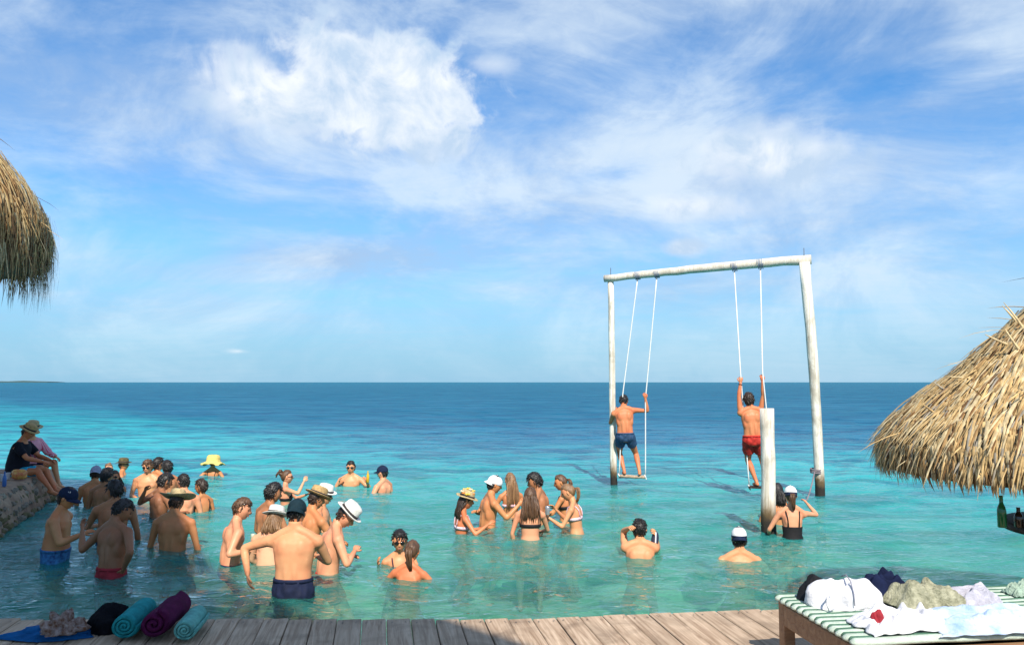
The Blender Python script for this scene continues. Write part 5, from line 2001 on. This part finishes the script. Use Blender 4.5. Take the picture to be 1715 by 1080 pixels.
def drape(name, px, py, z, w, d, h, mat, label, cat, seed, rz=0.0, nf=3.0, group=None):
    """a thin piece of cloth dropped on the bed: folds run across it, hems lie uneven, about 5 mm thick"""
    p = at_z(px, py, z)
    r2 = random.Random(seed)
    nu, nv = 72, 52
    th = r2.uniform(0, 3.14)
    off = Vector((seed * 5.7, seed * 2.3, 0))
    top = []
    for j in range(nv + 1):
        for i in range(nu + 1):
            u, v = i / nu * 2 - 1, j / nv * 2 - 1
            q = Vector((u, v, 0))
            wx = mnoise.noise(q * 1.1 + off) * .30
            wy = mnoise.noise(q * 1.1 + off + Vector((9, 4, 2))) * .30
            a = (u + wx) * math.cos(th) + (v + wy) * math.sin(th)
            b = -(u + wx) * math.sin(th) + (v + wy) * math.cos(th)
            n1 = mnoise.noise(Vector((a * nf, b * nf * .28, 1)) + off)
            n2 = mnoise.noise(Vector((a * nf * 2.1, b * nf * .6, 5)) + off)
            n3 = mnoise.noise(Vector((b * nf * 1.3, a * nf * .3, 8)) + off)
            fold = (1 - min(1, abs(n1) * 2.6)) ** 1.5 * .62 + (1 - min(1, abs(n2) * 3)) ** 1.5 * .26 + max(0, n3) * .4
            e = max(abs(u), abs(v))
            edge = max(0.0, min(1.0, (1 - e) / .45))
            lump = max(0, 1 - (u * u + v * v)) ** .8
            zz = h * (edge ** .5 * (.12 + .88 * fold) * .85 + lump * .28)
            top.append(Vector((u * w * (1 + .16 * mnoise.noise(Vector((v * 2.2, seed, 0)))) + wx * w * .55, v * d * (1 + .16 * mnoise.noise(Vector((u * 2.2, seed, 7)))) + wy * d * .55, zz + .006)))
    n = nu + 1
    Z = np.array([q.z for q in top]).reshape(nv + 1, nu + 1)
    for _ in range(5):
        Zp = np.pad(Z, 1, mode='edge')
        Z = (Zp[:-2, 1:-1] + Zp[2:, 1:-1] + Zp[1:-1, :-2] + Zp[1:-1, 2:] + 2 * Z) / 6
    for q, zq in zip(top, Z.ravel()):
        q.z = float(zq)
    mb = MB()
    fs = [(j * n + i, j * n + i + 1, (j + 1) * n + i + 1, (j + 1) * n + i) for j in range(nv) for i in range(nu)]
    mb.add([rotz(rz) @ q for q in top], fs)
    o = mb.build(name, mat, None, True, (p.x, p.y, z))
    md = o.modifiers.new('thickness', 'SOLIDIFY')
    md.thickness = .005
    md.offset = -1
    tag(o, label, cat, group)
    return o


drape('navy_garment', 1486, 1004, BZ, .17, .10, .19, C_NAVY, 'crumpled navy garment behind the white bag', 'clothes', 13, .2, 2.6, GB)
drape('sage_shawl', 1546, 1014, BZ, .21, .13, .16, C_BEIGE, 'sage beige knitted shawl crumpled in the middle of the day bed', 'clothes', 14, .2, 2.4, GB)
drape('white_towel', 1508, 1050, BZ, .25, .14, .13, C_WHITE, 'crumpled white towel at the front of the day bed', 'towel', 15, .15, 2.4, GB)
heap('red_garment', 1470, 1048, BZ + .02, .030, .030, .075, T_DRED, 'small red garment tucked beside the white towel', 'clothes', 16, 0, 3, .3, GB)
drape('lilac_towel', 1634, 1016, BZ, .14, .11, .13, C_LILAC, 'fluffy lilac white towel to the right on the day bed', 'towel', 17, .1, 2.4, GB)
drape('blue_white_sheet', 1655, 1048, BZ, .36, .16, .11, C_SKY, 'blue and white sheet spread over the front right of the day bed', 'sheet', 18, .1, 3.4, GB)
drape('pale_green_cloth', 1712, 996, BZ, .09, .07, .09, C_GREEN, 'pale green fringed cloth at the right edge of the day bed', 'clothes', 19, .1, 3.5, GB)


# ------------------------------------------------------------------ things on the jetty and in hands
def lathe_thing(name, loc, prof, mat, label, cat, rot=None, group=None):
    mb = MB()
    mb.lathe(prof, 18)
    o = mb.build(name, mat, None, True, loc, rot)
    tag(o, label, cat, group)
    return o


CUP = [(.026, 0), (.030, .002), (.040, .11), (.042, .112), (.038, .112), (.028, .006), (.002, .006)]
BOT = [(.024, 0), (.030, .004), (.030, .13), (.022, .165), (.012, .19), (.012, .225), (.014, .228), (.013, .235)]
M_CUP = principled('plastic_white', (0.75, 0.76, 0.80), .35, .5, .05)
M_CUPB = principled('plastic_blue', (0.05, 0.16, 0.46), .35, .5, .1)
p = at_z(4, 806, .5)
lathe_thing('plastic_cup', (p.x, p.y, .505), CUP, M_CUP, 'white plastic cup at the left edge of the jetty', 'cup', group='cups on the jetty')
p = at_z(13, 803, .5)
lathe_thing('plastic_cup', (p.x, p.y, .505), CUP, M_CUP, 'white plastic cup nearest the seated couple', 'cup', group='cups on the jetty')
p = at_z(7, 815, .5)
lathe_thing('water_bottle', (p.x, p.y, .505), BOT, M_CUPB, 'blue plastic bottle on the jetty in front of the cups', 'bottle')
p = at_z(32, 803, .5)
mb = MB()
mb.ellipsoid((0, 0, .075), (.13, .045, .085), rotz(.2), 24, 16, 0, lambda q: Vector((math.copysign(abs(q.x) ** .5, q.x) * .12, q.y * .05 * (1 - .5 * abs(q.z)), math.copysign(abs(q.z) ** .6, q.z) * .085)) * (1 + .12 * mnoise.noise(q * 5)))
tag(mb.build('snack_packet', principled('packet_print', (0.75, 0.50, 0.12), .35, .5, .3, 18, color2=(0.55, 0.04, 0.04)), None, True, (p.x, p.y, .515)), 'yellow and red snack packet on the jetty behind the seated couple', 'packet')

# drinks held by bathers
BEER = principled('beer_yellow', (0.75, 0.42, 0.02), .12, .5, .05)
CAN = principled('can_silver', (0.55, 0.57, 0.60), .3, .5, .1, metal=.7)
CANG = principled('can_green', (0.06, 0.28, 0.08), .3, .5, .3, 25, color2=(0.65, 0.68, 0.62))
CANP = [(.024, 0), (.031, .006), (.033, .012), (.033, .108), (.029, .120), (.027, .122), (.002, .118)]
w = at_z(588, 813, 0)
p = at_y(616, 806, w.y - .30)
lathe_thing('beer_bottle', (p.x, p.y, p.z - .02), BOT, BEER, 'yellow beer bottle held by the man in sunglasses', 'bottle')
w = at_z(397, 938, 0)
p = at_y(424, 910, w.y + .18)
lathe_thing('drink_can', tuple(p), CANP, CANG, 'green and white drink can held by the man with tied-back hair', 'can')
w = at_z(958, 892, 0)
p = at_y(917, 862, w.y - .20)
lathe_thing('drink_can', tuple(p), CANP, CAN, 'silver drink can held by the blond woman in floral bikini', 'can')
# striped oval object of unclear kind held up by the black-haired swimmer
w = at_z(1072, 929, 0)
p = at_y(1097, 903, w.y + .06)
mb = MB()
mb.ellipsoid((0, 0, 0), (1, 1, 1), None, 20, 14, 0, lambda q: Vector((q.x * .048, q.y * .024, q.z * .105)))
c_ = mb.build('striped_oval', principled('oval_navy', (0.03, 0.035, 0.07), .5, .4, .1), None, True, tuple(p), (0, .12, 0))
tag(c_, 'dark oval object with a white stripe held up by the black-haired swimmer', 'case')
mb = MB()
mb.tube([(0, -.026, -.095), (.004, -.030, -.03), (0, -.030, .03), (-.004, -.024, .095)], .010, 8)
mb.build('stripe', principled('oval_white', (0.75, 0.76, 0.80), .5), c_)


# flowers round the crown of the flowered straw hat
def add_flowers():
    for rec in PEOPLE:
        if 'yellow flowers' not in rec['o']['label']:
            continue
        hat = [c for c in rec['o'].children if c.name.startswith('hat')][0]
        co = np.array([v.co for v in hat.data.vertices])
        top = co[co[:, 2].argmax()]
        c = co.mean(0)
        r3 = random.Random(8)
        mf = [principled('flower_yellow', (0.82, 0.60, 0.08), .8), principled('flower_cream', (0.82, 0.76, 0.55), .8), principled('flower_orange', (0.75, 0.28, 0.06), .8)]
        for k in range(13):
            a = k * 2 * math.pi / 13 + r3.uniform(-.2, .2)
            zc = top[2] - r3.uniform(.0, .07)
            rad = .085 + r3.uniform(-.012, .012) if zc < top[2] - .02 else .055
            ctr = Vector((c[0] + math.cos(a) * rad, c[1] + math.sin(a) * rad, zc))
            mb = MB()
            for j in range(5):
                b = j * 1.2566 + k
                mb.ellipsoid(ctr + Vector((math.cos(b) * .016, math.sin(b) * .016, .004 * math.sin(b * 2))), (.016, .013, .011), None, 7, 5)
            mb.build('flower', mf[k % 3 if k % 4 else 0], hat)


add_flowers()

# emblem on the navy cap of the man by the jetty: a few white letter-like strokes
for rec in PEOPLE:
    if 'navy cap and blue patterned' in rec['o']['label']:
        cap = [c for c in rec['o'].children if c.name.startswith('cap')][0]
        co = np.array([v.co for v in cap.data.vertices])
        ctr = Vector(co.mean(0))
        right = Vector((1, 0, 0))
        mb = MB()
        for k, dx in enumerate((-.030, -.014, .002, .018)):
            b = ctr + Vector((.082 - .18 * abs(dx), dx + .02, .012))
            mb.tube([b + Vector((0, 0, -.016)), b + Vector((-.008, .003 * (k % 2), .026))], .0045, 5)
        mb.build('emblem', M_CAPWHITE, cap)

# stones on the sea floor near the mooring post
M_ROCK = principled('sea_rock', (0.20, 0.17, 0.10), .95, .1, .4, 6, .8, 14, color2=(0.07, 0.08, 0.04))
_rb = []
for v in range(4):
    mb = MB()
    off = Vector((v * 11.0, 3, 1))
    mb.ellipsoid((0, 0, 0), (1, 1, 1), None, 12, 8, 0, lambda q, off=off: Vector((q.x, q.y * .8, q.z * .45)) * (1 + .5 * mnoise.noise(q * 1.5 + off)))
    _rb.append(mb.mesh('sea_rock', M_ROCK, True))
_rr = random.Random(17)
for k, (px, py, lab) in enumerate(((1335, 955, 'submerged brown rock right of the mooring post foot'), (1255, 905, 'submerged brown rock just left of the mooring post foot'), (1180, 985, 'submerged rock nearest the deck below the white-capped swimmer'),
                                   (1010, 965, 'submerged rock below the black-haired swimmer'), (880, 990, 'submerged rock in front of the ring of bathers'), (1490, 955, 'submerged rock left of the day bed'))):
    p = at_z(px, py, 0)
    pz = sea_floor_z(p.x, p.y)
    q = at_z(px, py, pz)
    o = link('sea_rock', _rb[k % 4], None, (q.x, q.y, pz + .02), (0, 0, _rr.uniform(0, 6)))
    s_ = _rr.uniform(.22, .42)
    o.scale = (s_ * 1.4, s_, s_ * .8)
    tag(o, lab, 'rock', 'rocks under water')
